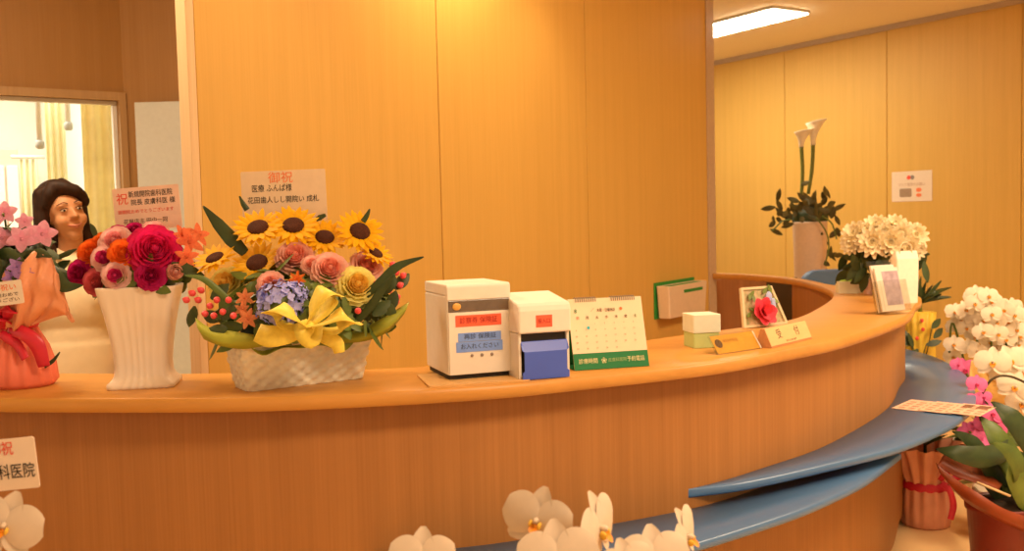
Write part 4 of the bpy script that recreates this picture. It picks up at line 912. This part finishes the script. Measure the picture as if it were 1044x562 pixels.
# calla lilies in a tall white pot on a stand
cY = 8.0; v0 = ad(826, 283, cY); vtop = ad(826, 226, cY); r0 = 17 * cY / FPX
st = thing('plant_stand', 'round white plant stand hidden behind the counter bend', 'stand', (v0.x, v0.y, 0))
zst = v0.z - .12
bm = bmesh.new(); lathe(bm, [(.2, zst - .03), (.205, zst - .02), (.2, zst)], 32); obj('top', bm, M_RW, st)
bm = bmesh.new(); lathe(bm, [(.15, 0), (.15, .02), (.03, .05), (.025, zst - .031)], 24); obj('pedestal', bm, M_RW, st)
cl = thing('calla_arrangement', 'tall white pot with two calla lilies and trailing greenery', 'flower vase', (v0.x, v0.y, zst + .001)); CO = cl.location
zt4 = vtop.z - zst
bm = bmesh.new(); lathe(bm, [(r0 * .86, 0), (r0 * .9, .01), (r0, zt4 - .02), (r0 * 1.02, zt4), (r0 * .93, zt4), (r0 * .9, zt4 - .05)], 40); obj('pot', bm, mat('cream_pot_glaze', (.80, .58, .40), .45, .04), cl)
DC = Dome((v0.x, v0.y, ad(826, 215, cY).z), (.24, .18, .14))
r_ = random.Random(21); sp = []
for px, py in [(r_.gauss(823, 10), r_.gauss(213, 8)) for _ in range(55)] + [(r_.gauss(798, 6), r_.gauss(222, 7)) for _ in range(14)] + [(r_.gauss(845, 6), r_.gauss(218, 9)) for _ in range(14)] + [(r_.gauss(843, 4), r_.gauss(250, 15)) for _ in range(14)]:
    sp.append((ad(px, py, cY + r_.uniform(-.2, .05)), V((r_.uniform(-1, 1), -1, r_.uniform(-.5, .6))), .10 * r_.uniform(.6, 1.3), .045, r_.uniform(0, 6.28)))
foliage('foliage', cl, sp, mat('olive_leaf', (.10, .085, .025), .5, .4, 12, .3))
bm = bmesh.new(); sphere(bm, V((0, 0, zt4 + .03)), (.15, .12, .10)); obj('moss', bm, M_LEAFD, cl)
bm = bmesh.new()
for pts in (((832, 222), (842, 236), (845, 252), (841, 270)), ((838, 220), (848, 228), (853, 244)), ((806, 224), (797, 226), (787, 236))): tube(bm, [ad(x, y, cY - .2) - CO for x, y in pts], .006, 6)
obj('trailing_vines', bm, M_LEAF, cl)
M_CALLA = mat('calla_petal', C('#F4C890', 1.0), .5, .05)
def calla(px0, py0, px1, py1, spx, lab):
    bm = bmesh.new(); P0, P1 = ad(px0, py0, cY) - CO, ad(px1, py1, cY) - CO
    tube(bm, [P0, P0.lerp(P1, .5) + V((.01, 0, 0)), P1], [.014, .017], 10); sm = obj('calla_stem', bm, mat('calla_stem_green', (.17, .20, .04), .5, .1), cl)
    h = spx * cY / FPX; bm = bmesh.new(); rows = []
    for j in range(10):
        t = j / 9; row = []
        for i in range(21):
            a = 2 * pi * i / 20 + .4; fl = t ** 2.2; r = .017 + .055 * fl * (1.2 + .5 * cos(a)); z = h * t * (.92 + .08 * (cos(a) * t)); row.append(P1 + V((r * cos(a), r * sin(a), z)))
        rows.append(row)
    loft(bm, rows, False); c_ = obj('calla_flower', bm, M_CALLA, sm, True, solid=.003)
    bm = bmesh.new(); tube(bm, [P1 + V((0, 0, h * .2)), P1 + V((.005, 0, h * .75))], .008, 8); obj('spadix', bm, M_LIP, c_)
calla(817, 200, 817, 150, 18, ''); calla(824, 198, 829, 148, 26, '')
# dracaena in a gold sleeve
dY = 5.7; d0 = ad(938, 330, dY)
dc = thing('dracaena_plant', 'spiky dark green plant in a gold paper sleeve behind the counter end', 'potted plant', (d0.x, d0.y, 0)); DO = dc.location
ztop = ad(938, 318, dY).z
M_GOLD = mat('gold_paper', C('#F4AC30', .95), .45, .12, 14, .4)
bm = bmesh.new(); rings = []
for z, r in ((0, .10), (.02, .12), (ztop * .5, .09), (ztop - .1, .075), (ztop, .085)):
    rings.append([V(((r + .004 * sin(12 * a)) * cos(a), (r + .004 * sin(12 * a)) * sin(a), z)) for a in [2 * pi * i / 96 for i in range(96)]])
loft(bm, rings); slv = obj('gold_sleeve', bm, M_GOLD, dc)
bm = bmesh.new()
for px, py, r in ((940, 327, 3), (941, 336, 3), (935, 345, 2)): sphere(bm, ad(px, py, dY - .09) - DO, (.011, .003, .012), None, 8, 6)
obj('red_print', bm, M_REDINK, slv)
bm = bmesh.new(); lathe(bm, [(.012, ztop - .02), (.011, ad(938, 305, dY).z)], 10); obj('cane', bm, M_STEM, dc)
for tip, c in (((926, 290), (932, 301)), ((936, 278), (936, 292)), ((939, 282), (938, 294)), ((951, 291), (944, 299)), ((960, 286), (950, 297)), ((970, 293), (955, 298)), ((970, 303), (955, 304)), ((960, 300), (950, 303)), ((930, 285), (934, 297)), ((945, 285), (941, 297))):
    blade([(940, 308, 0), (*c, RND.uniform(-.08, .08)), (*tip, RND.uniform(-.2, .15))], dY, (3, 5, 1), 'leaf', M_LEAFD, dc)
bm = bmesh.new()
for px, py in ((926, 340), (950, 335), (930, 352), (944, 352), (952, 345), (936, 356), (924, 350)):
    petal(bm, .09, .04, Matrix.Translation(ad(px, py, dY - .15) - DO) @ facing((RND.uniform(-.5, .5), -1, .4), spin=RND.uniform(0, 6)), LEAFP, bend=-.01, nu=2, nv=4)
for px, py in ((926, 340), (950, 335), (930, 352), (944, 352)): tube(bm, [ad(px, py, dY - .15) - DO, ad((px + 938) / 2, 362, dY - .12) - DO, ad(938, 362, dY) - DO], .003, 5)
obj('low_leaves', bm, M_LEAFD, dc)
# large white orchids
oY = 5.0; o0 = ad(1003, 400, oY)
wo = thing('white_orchid_plant', 'tall white moth orchids massed in front of the right wall', 'orchid', (o0.x, o0.y, 0)); WO = wo.location
M_POTW = mat('white_orchid_pot', (.8, .66, .5), .4)
bm = bmesh.new(); lathe(bm, [(.12, 0), (.15, .25), (.16, .27), (.145, .27), (.13, .2)], 32); obj('pot', bm, M_POTW, wo)
bm = bmesh.new(); sphere(bm, (0, 0, .27), (.14, .14, .03)); obj('moss', bm, M_LEAF, wo)
crop = [(445, 140), (430, 160), (505, 150), (520, 175), (345, 225), (395, 215), (580, 215), (440, 265), (520, 235), (600, 270), (345, 300), (515, 300), (590, 275), (560, 195), (470, 195), (440, 185), (480, 265), (560, 250), (630, 240), (650, 270), (340, 380), (335, 440), (440, 340), (510, 370), (590, 355), (640, 310), (655, 340), (650, 380), (600, 410), (375, 265), (480, 320), (550, 330), (400, 300), (450, 415), (620, 200), (655, 235), (590, 310), (540, 400), (410, 395), (420, 215), (665, 300), (545, 275), (660, 430)]
for cx, cy in crop:
    px, py = 900 + cx * .2137, 270 + cy * .2137; p = ad(px, py, oY + RND.uniform(-.12, .1) + (abs(px - 1003) * .002)); orchid(wo, p, tocam(p, (RND.uniform(-.6, .6), -1, RND.uniform(-.2, .5)), .5), 15.5 * oY / FPX, RND.uniform(-.3, .3), ORCHS)
bm = bmesh.new()
for pts in (((1003, 470), (1000, 380), (990, 310), (985, 299)), ((1003, 470), (990, 400), (972, 330), (968, 360)), ((1003, 470), (1010, 380), (1012, 315), (1024, 318)), ((1003, 470), (1020, 390), (1030, 330), (1036, 350))):
    tube(bm, [V((0, 0, .2))] + [ad(x, y, oY + .05) - WO for x, y in pts], .006, 6)
obj('flower_stems', bm, M_STEM, wo)
foliage('leaves', wo, [(V((WO.x, WO.y, .3)) + V((cos(a) * .08, sin(a) * .08, 0)), V((cos(a) * .5, sin(a) * .5, 1)), .32, .09, 0) for a in (0, 1.2, 2.4, 3.7, 5)], M_LEAF)
# cream wrapped orchid in front
nY = 4.3; n0 = ad(1025, 420, nY)
co = thing('cream_orchid_plant', 'cream orchids with tan paper wrap above the pink orchids', 'orchid', (n0.x, n0.y, 0)); NO = co.location
bm = bmesh.new(); lathe(bm, [(.11, 0), (.13, .2), (.135, .22), (.12, .22), (.11, .17)], 32); obj('pot', bm, M_POTW, co)
for px, py, rp, dy in ((1012, 370, 24, 0), (1030, 368, 24, .03), (1035, 395, 24, -.05), (1042, 412, 22, -.02), (1043, 380, 20, .05), (1022, 380, 20, .05)):
    p = ad(px, py, nY + dy); orchid(co, p, tocam(p, (RND.uniform(-.4, .3), -1, .3), .6), rp * 1.1 * nY / FPX, RND.uniform(-.4, .4), ORCHS)
bm = bmesh.new(); rows = [[ad(x, y, nY + dy) - NO for x, y, dy in row] for row in (((990, 368, .06), (1005, 366, .1), (1022, 372, .12), (1050, 376, .1)), ((988, 385, .03), (1005, 388, .06), (1025, 392, .08), (1050, 395, .06)), ((996, 412, .06), (1008, 416, .06), (1025, 418, .06), (1050, 418, .06)))]
loft(bm, [crom(r, 4) for r in rows], False); obj('paper_wrap', bm, mat('tan_paper', C('#F4A850', .95), .6, .08), co, solid=.002)
bm = bmesh.new(); tube(bm, [V((0, 0, .15)), ad(1000, 440, nY) - NO, ad(999, 412, nY - .08) - NO, ad(1010, 388, nY - .1) - NO, ad(1030, 384, nY - .1) - NO, ad(1060, 398, nY - .08) - NO], .0055, 7); obj('arching_stem', bm, mat('dark_stem', (.07, .05, .02), .5), co)
foliage('leaves', co, [(V((NO.x, NO.y, .25)) + V((cos(a) * .06, sin(a) * .06, 0)), V((cos(a) * .5, sin(a) * .5, 1)), .3, .08, 0) for a in (.5, 2.1, 3.9, 5.3)], M_LEAF)
# pink orchid in the red pot
kY = 3.75; k0 = ad(1022, 545, kY)
po = thing('pink_orchid_plant', 'magenta orchid with broad green leaves in a red pot', 'orchid', (k0.x, k0.y, 0)); PO = po.location
M_RPOT = mat('red_brown_pot', C('#842412', 1.2), .4, .06, 8, .4)
zr = ad(1018, 512, kY).z
bm = bmesh.new(); lathe(bm, [(.10, 0), (.105, .01), (.128, zr - .03), (.135, zr - .028), (.138, zr), (.126, zr), (.12, zr - .05)], 36); obj('pot', bm, M_RPOT, po)
bm = bmesh.new(); sphere(bm, (0, 0, zr - .015), (.12, .12, .03)); obj('bark', bm, mat('dark_bark', (.035, .022, .012), .9, .4, 60, bump=1), po)
def sheet2(rows, Y, name, m, parent, thick=.003):
    bm = bmesh.new(); loft(bm, [crom([ad(x, y, Y + dy) - parent.location for x, y, dy in row], 5) for row in rows], False); return obj(name, bm, m, parent, solid=thick)
M_RUST = mat('rust_paper', C('#98380F', 1.2), .45, .15, 12, .35)
sheet2([[(954, 472, -.05), (972, 487, -.10), (996, 502, -.17), (1022, 518, -.2), (1050, 528, -.16)], [(958, 482, -.07), (975, 500, -.12), (998, 514, -.18), (1022, 528, -.2), (1050, 538, -.16)], [(968, 494, -.04), (984, 511, -.09), (1002, 522, -.14), (1024, 534, -.15), (1050, 545, -.13)]], kY, 'paper_collar', M_RUST, po)
sheet2([[(956, 474, -.04), (975, 486, -.06), (1000, 494, -.10), (1018, 500, -.12)], [(962, 464, .02), (985, 472, .02), (1008, 484, .0), (1022, 494, -.02)]], kY, 'paper_collar', M_RUST, po)
blade([(955, 458, -.05), (975, 462, -.1), (997, 466, -.1), (1020, 462, -.05), (1032, 452, 0)], kY, (1, 16, 22, 20, 10), 'leaf', M_LEAFD, po)
blade([(1000, 425, .05), (1016, 445, .0), (1030, 468, -.02), (1044, 490, -.04), (1052, 505, 0)], kY, (2, 22, 28, 24, 14), 'leaf', M_LEAF, po)
blade([(1012, 410, .1), (1030, 425, .06), (1046, 445, .05), (1060, 470, .05)], kY, (2, 22, 26, 20), 'leaf', M_LEAFD, po)
blade([(1008, 462, .05), (1012, 480, .02), (1022, 498, .0), (1032, 510, 0)], kY, (20, 34, 30, 14), 'leaf', M_LEAFD, po)
blade([(1040, 470, -.1), (1036, 486, -.12), (1046, 510, -.1), (1056, 520, -.1)], kY, (10, 22, 22, 10), 'leaf', M_LEAFL, po)
blade([(1010, 465, .08), (1030, 475, .08), (1050, 480, .08)], kY, (24, 40, 30), 'leaf', M_LEAFD, po)
blade([(1024, 500, .0), (1010, 478, -.02), (992, 452, -.04), (972, 440, -.05)], kY, (12, 20, 16, 1), 'leaf', M_LEAFD, po)
blade([(1030, 505, .0), (1026, 470, .02), (1014, 440, .04), (1000, 428, .06)], kY, (14, 22, 18, 1), 'leaf', M_LEAF, po)
blade([(1034, 505, -.05), (1042, 485, -.12), (1030, 462, -.14), (1012, 452, -.14)], kY, (12, 20, 16, 1), 'leaf', M_LEAF, po)
for px, py, rp in ((984, 377, 14), (977, 372, 9), (996, 392, 12), (1001, 417, 14), (1012, 422, 14), (1006, 430, 14), (1011, 442, 13), (1019, 436, 11), (1021, 428, 10), (988, 440, 13), (997, 448, 11), (1008, 455, 11), (993, 408, 9), (1003, 405, 9)):
    p = ad(px, py, (4.85 if px < 987 and py < 400 else 4.2) + RND.uniform(-.06, .06)); orchid(po, p, tocam(p, (RND.uniform(-.5, .5), -1, RND.uniform(-.2, .4)), .5), rp * 1.35 * p.y / FPX, RND.uniform(-.5, .5), ORCHP, LIPP)
bm = bmesh.new()
for pts in (((1020, 505), (1012, 460), (1004, 425), (985, 378)), ((1020, 505), (1008, 470), (998, 450), (988, 440)), ((1020, 505), (1018, 460), (1016, 430), (1002, 405))): tube(bm, [ad(x, y, kY + .1 + .35 * min(1, i) + (.65 if x == 985 else 0)) - PO for i, (x, y) in enumerate(pts)], .004, 6)
obj('flower_stems', bm, M_STEM, po)
bm = bmesh.new(); tube(bm, [ad(996, 492, kY - .12) - PO, ad(1030, 506, kY - .14) - PO], .005, 6, 1); obj('support_stake', bm, mat('pale_stake', (.78, .55, .28)), po)
# gift-wrapped pot on the floor
gY = 4.62; g0 = at(953, 541, 0); g0 = V((ad(953, 520, g0.y).x, g0.y + .1, 0))
gp = thing('gift_wrapped_pot', 'peach paper wrapped pot tied with red ribbon on the floor', 'gift', g0); GO = g0
M_PEACH = mat('translucent_peach_paper', C('#F4905C', .95), .45, .12, 9, .35)
bm = bmesh.new(); rings = []
zk = ad(955, 492, g0.y).z; zp = ad(955, 452, g0.y).z
for z, r, pl in ((0, .10, .3), (.01, .108, .5), (zk * .5, .115, .8), (zk - .02, .108, 1.2), (zk, .10, 1.4), (zk + .02, .106, 1.3), (zp - .05, .15, 3), (zp, .175, 5)):
    rings.append([V(((r + .004 * pl * sin(15 * a)) * cos(a), (r + .004 * pl * sin(15 * a)) * sin(a), z)) for a in [2 * pi * i / 180 for i in range(180)]])
loft(bm, rings, True, True, False); obj('paper_wrap', bm, M_PEACH, gp)
bm = bmesh.new(); lathe(bm, [(.107, zk - .02), (.112, zk - .012), (.112, zk + .012), (.107, zk + .02)], 48, None, False, False); rb = obj('ribbon', bm, M_RRIB, gp)
def tl_(pts, hw):
    bm = bmesh.new(); strip(bm, [ad(x, y, g0.y - .14 + dy) - GO for x, y, dy in pts], [w_ * .0045 for w_ in hw], (0, -1, .2)); obj('ribbon_tail', bm, M_RRIB, rb, solid=.001)
tl_([(960, 492, 0), (968, 500, -.02), (972, 515, -.02), (969, 530, -.02)], (2.5, 3, 3.5, 3)); tl_([(958, 490, 0), (970, 478, -.04), (985, 474, -.03), (990, 481, 0), (970, 489, 0)], (2.5, 4, 5, 4, 2.5))
bm = bmesh.new()
tube(bm, [V((0, 0, zk)), V((0, 0, zp + .04)), V((.02, -.02, zp + .1))], .008, 8); 
for k in range(9): petal(bm, .11, .04, T(0, 0, zp - .01) @ RZ(k * .7) @ RY(-.7), LEAFP, bend=-.03, nu=2, nv=5)
obj('greenery', bm, M_LEAFD, gp)
# ------------------------------------------------------------------ orchids in the foreground
def fg_plant(label, pot, flowers, stems, leaves_a):
    t = thing('white_orchid_plant', label, 'orchid', pot); o = t.location
    bm = bmesh.new(); lathe(bm, [(.085, 0), (.09, .01), (.11, .30), (.12, .315), (.12, .33), (.108, .33), (.10, .26)], 36); obj('pot', bm, M_POTW, t)
    bm = bmesh.new(); sphere(bm, (0, 0, .32), (.10, .10, .03)); obj('moss', bm, M_LEAF, t)
    for px, py, Y, w_, n, spn in flowers:
        p = ad(px, py, Y); orchid(t, p, n, w_ * Y / FPX / 1.32, spn)
    bm = bmesh.new()
    for pts in stems: tube(bm, [V((0, 0, .3))] + [ad(x, y, Y) - o for x, y, Y in pts], .0035, 8)
    obj('flower_stems', bm, M_STEM, t)
    foliage('leaves', t, [(V((o.x, o.y, .34)) + V((cos(a) * .05, sin(a) * .05, 0)), V((cos(a) * .5, sin(a) * .5, 1)), .26, .075, 0) for a in leaves_a], M_LEAF)
    return t
pf0 = ad(560, 560, 1.42)
fg = fg_plant('white moth orchid in the foreground, blooms rising before the lower blue ledge', (pf0.x, pf0.y, 0),
    [(547, 532, 1.40, 76, (-.38, -1, .10), -.22), (569, 571, 1.34, 86, (-.05, -1, .25), .1), (612, 541, 1.45, 88, (.92, -.45, .1), .12), (430, 572, 1.42, 72, (-.1, -1, .3), 0), (668, 570, 1.40, 74, (.1, -1, .35), .05), (701, 549, 1.47, 74, (.92, -.42, .15), .3), (640, 577, 1.38, 60, (.2, -1, .3), .2)],
    [((560, 640, 1.45), (545, 570, 1.45), (549, 532, 1.43)), ((560, 640, 1.45), (590, 575, 1.46), (608, 542, 1.455)), ((560, 640, 1.45), (480, 620, 1.46), (430, 575, 1.44)), ((560, 640, 1.45), (640, 610, 1.46), (668, 575, 1.42), (697, 550, 1.48)), ((560, 640, 1.45), (566, 600, 1.42), (566, 568, 1.37))], (0, 1.5, 3, 4.5))
pf1 = ad(-10, 560, 1.5)
fg2 = fg_plant('white moth orchid at the lower left corner below the leaning card', (pf1.x, pf1.y, 0),
    [(4, 537, 1.42, 76, (.12, -1, .1), -.35), (-40, 560, 1.42, 80, (0, -1, .2), 0), (-30, 600, 1.45, 80, (0, -1, .2), .3)],
    [((0, 650, 1.5), (-5, 580, 1.5), (4, 536, 1.45)), ((0, 650, 1.5), (-50, 610, 1.5), (-40, 563, 1.45))], (.5, 2, 3.5, 5.2))
card('message_card', 'white card with red heading leaning at the lower left edge', 'card', (-60, 507), (41, 497), 1.55, .083, mat('white_card_soft', (.86, .70, .55), .6, .02),
     [('御祝', .66, .80, .024, M_REDINK, .24), ('皮膚科医院', .66, .34, .026, M_BLACKINK, .62)], stick=.75, corner=.004)
# ------------------------------------------------------------------ the woman behind the counter
eye = ad(70, 216, 3.95)
hz = eye.z                                          # eye height
K = hz / 1.545
wm = thing('person', 'smiling woman with dark shoulder-length hair in a white tunic behind the counter', 'person', (eye.x - .02, eye.y + .05, 0), radians(27)); 
KS = S(K)
HD = KS @ T(0, 0, 1.42) @ RY(radians(-9)) @ RZ(radians(20)) @ RX(radians(-3)) @ T(0, 0, -1.42)
M_SKIN = mat('skin', C('#C87C46', .95), .5, .05, 12, .3, sss=.15)
M_HAIR = mat('dark_brown_hair', (.034, .015, .008), .6, .4, 30, .25, stretch=(3, 3, 1))
M_TUNIC = mat('white_tunic_cloth', (.82, .68, .44), .8, .03, 20)
bm = bmesh.new()
# head
sphere(bm, (0, .018, 1.568), (.074, .092, .092), HD, 20, 14); sphere(bm, (0, -.028, 1.50), (.056, .058, .07), HD, 18, 12); sphere(bm, (0, -.062, 1.448), (.027, .024, .024), HD)
sphere(bm, (0, -.04, 1.555), (.062, .05, .06), HD)
for s in (-1, 1):
    sphere(bm, (s * .036, -.058, 1.507), (.028, .030, .030), HD); sphere(bm, (s * .076, .012, 1.535), (.011, .02, .03), HD, 10, 8); sphere(bm, (s * .031, -.071, 1.568), (.026, .022, .010), HD, 10, 8); sphere(bm, (s * .011, -.097, 1.517), (.009, .010, .008), HD, 8, 6)
limb(bm, [(0, -.084, 1.556), (0, -.098, 1.535), (0, -.108, 1.518)], [.009, .010, .012], HD, 10)
sphere(bm, (0, -.079, 1.482), (.026, .016, .013), HD, 10, 8)
limb(bm, [(0, .02, 1.33), (0, .008, 1.42), (0, .005, 1.47)], [.056, .048, .048], KS, 16)
# trunk
def trunk(g, bm):
    for c, r in (((0, .0, .90), (.165, .115, .13)), ((0, .0, 1.03), (.130, .095, .13)), ((0, .0, 1.16), (.15, .105, .14)), ((0, .008, 1.27), (.155, .09, .10))): sphere(bm, c, tuple(v + g for v in r), KS, 20, 14)
    limb(bm, [(-.155, .01, 1.32), (0, .015, 1.345), (.155, .01, 1.32)], [.047 + g, .05 + g, .047 + g], KS, 14)
    for s in (-1, 1): sphere(bm, (s * .062, -.058, 1.19), (.05 + g, .045 + g, .055 + g), KS)
trunk(0, bm)
arms = {}
for s in (-1, 1):
    sh, el, wr = V((s * .175, .01, 1.31)), V((s * .215, .04, 1.06)), V((s * .16, -.13, .90)); arms[s] = (sh, el, wr)
    limb(bm, [sh, sh.lerp(el, .4), el, el.lerp(wr, .35), wr], [.046, .043, .036, .036, .025], KS, 12)
    fwd = (wr - el).normalized(); side = V((s, 0, 0)); side = (side - fwd * side.dot(fwd)).normalized(); dn_ = fwd.cross(side).normalized()
    pc = wr + fwd * .045
    sphere(bm, (0, 0, 0), (.012, .04, .05), KS @ Matrix.Translation(pc) @ Matrix(((dn_.x, side.x, fwd.x, 0), (dn_.y, side.y, fwd.y, 0), (dn_.z, side.z, fwd.z, 0), (0, 0, 0, 1))), 12, 8)
    for k, ln in enumerate((.072, .08, .075, .06)):
        b0 = pc + fwd * .035 + side * (.027 - .018 * k); dr_ = V((0, 0, -1)); limb(bm, [b0, b0 + fwd * ln * .45 + dr_ * .008, b0 + fwd * ln * .75 + dr_ * .026, b0 + fwd * ln * .85 + dr_ * .045], [.0095, .009, .0085, .0075], KS, 8)
    t0 = pc - side * s * 0 + V((-s * .03, 0, 0)); limb(bm, [pc - fwd * .02, t0 + fwd * .02 + V((0, 0, -.008)), t0 + fwd * .05 + V((0, 0, -.016))], [.012, .0105, .009], KS, 8)
for s in (-1, 1):
    limb(bm, [(s * .085, 0, .88), (s * .088, -.005, .68), (s * .085, -.012, .47), (s * .085, .01, .32), (s * .08, .02, .09)], [.09, .075, .055, .052, .036], KS, 14)
    sphere(bm, (s * .08, -.045, .035), (.036, .11, .033), KS)
body = remesh(bm, .0075, 'body', M_SKIN, wm, 5)
# face details
def hp(x, y, z): return HD @ V((x, y, z))
for s in (-1, 1):
    bm = bmesh.new(); sphere(bm, (s * .031, -.083, 1.547), (.0125, .006, .0045), HD, 14, 10); ew = obj('eye', bm, mat('eye_white', (.75, .66, .55), .3), wm)
    bm = bmesh.new(); sphere(bm, (s * .031, -.0882, 1.547), (.0052, .003, .0044), HD, 12, 8); obj('iris', bm, M_HAIR, ew)
    bm = bmesh.new(); tube(bm, [hp(s * .014, -.087, 1.551), hp(s * .031, -.0925, 1.5555), hp(s * .047, -.083, 1.550)], [.0011, .0016], 6); obj('eyelash', bm, M_HAIR, ew)
    bm = bmesh.new(); tube(bm, [hp(s * .013, -.090, 1.5725), hp(s * .032, -.091, 1.578), hp(s * .052, -.076, 1.571)], [.002, .0012], 6); obj('eyebrow', bm, M_HAIR, wm)
M_LIPS = mat('lip_colour', C('#C86E48', .95), .4, .05)
bm = bmesh.new(); tube(bm, [hp(-.027, -.083, 1.487), hp(-.010, -.096, 1.482), hp(0, -.097, 1.4815), hp(.010, -.096, 1.482), hp(.027, -.083, 1.487)], [.002, .0045, .002], 8); 
tube(bm, [hp(-.022, -.083, 1.483), hp(0, -.095, 1.474), hp(.022, -.083, 1.483)], [.002, .0045, .002], 8); obj('lips', bm, M_LIPS, wm)
# hair
bm = bmesh.new()
sphere(bm, (0, .035, 1.590), (.093, .098, .098), HD, 24, 16); sphere(bm, (0, .068, 1.50), (.098, .055, .15), HD, 20, 14)
for s in (-1, 1):
    g_ = .03 if s > 0 else 0
    limb(bm, [(s * .068, .0 + g_, 1.625), (s * .086, .005 + g_, 1.56), (s * (.086 if s > 0 else .098), .012 + g_ * 1.3, 1.48), (s * .088, .02 + g_ * .5, 1.40), (s * .07, .0, 1.345)], [.036, .03, .03, .034, .018], HD, 12)
limb(bm, [(-.035, -.045, 1.652), (0, -.068, 1.640), (.035, -.078, 1.622), (.066, -.062, 1.596), (.082, -.04, 1.562)], [.028, .026, .024, .021, .012], HD, 12)
limb(bm, [(-.035, -.045, 1.652), (-.06, -.05, 1.622), (-.076, -.034, 1.585)], [.028, .024, .016], HD, 12)
limb(bm, [(.0, -.05, 1.655), (.045, -.066, 1.612), (.083, -.05, 1.578), (.098, -.03, 1.566)], [.026, .022, .014, .006], HD, 12)
remesh(bm, .007, 'hair', M_HAIR, wm, 4)
bm = bmesh.new(); e0 = hp(-.078, .0, 1.498); sphere(bm, e0, .006, None, 10, 8); tube(bm, [e0, e0 + V((0, 0, .02))], .0015, 6, 1); obj('earring', bm, M_ALU, wm)
# clothes
bm = bmesh.new(); trunk(.014, bm)
for s in (-1, 1):
    sh, el, wr = arms[s]; limb(bm, [sh, sh.lerp(el, .45), sh.lerp(el, .8)], [.062, .062, .066], KS, 14)
limb(bm, [(0, 0, .95), (0, 0, .62)], [.15, .19], KS @ S(1.15, .85, 1), 24)
tn = remesh(bm, .009, 'tunic', M_TUNIC, wm, 6)
bm = bmesh.new(); tube(bm, [KS @ V(p) for p in ((-.075, -.01, 1.40), (-.06, -.06, 1.372), (0, -.085, 1.345), (.06, -.06, 1.372), (.075, -.01, 1.40), (.05, .06, 1.41), (-.05, .06, 1.41), (-.075, -.01, 1.40))], .008, 8); obj('collar', bm, M_TUNIC, tn)
bm = bmesh.new()
for s in (-1, 1): limb(bm, [(s * .09, 0, .62), (s * .088, -.01, .47), (s * .085, .01, .1)], [.08, .07, .06], KS, 14)
remesh(bm, .01, 'trousers', M_TUNIC, wm, 4)
for s in (-1, 1):
    bm = bmesh.new(); sphere(bm, (s * .08, -.045, .034), (.044, .125, .034), KS); obj('shoe', bm, M_RW, wm)
scene.view_settings.view_transform = 'Standard'; scene.view_settings.look = 'None'; scene.view_settings.gamma = 1; scene.view_settings.use_curve_mapping = False
scene.view_settings.exposure = -0.1
scene.cycles.use_denoising = True
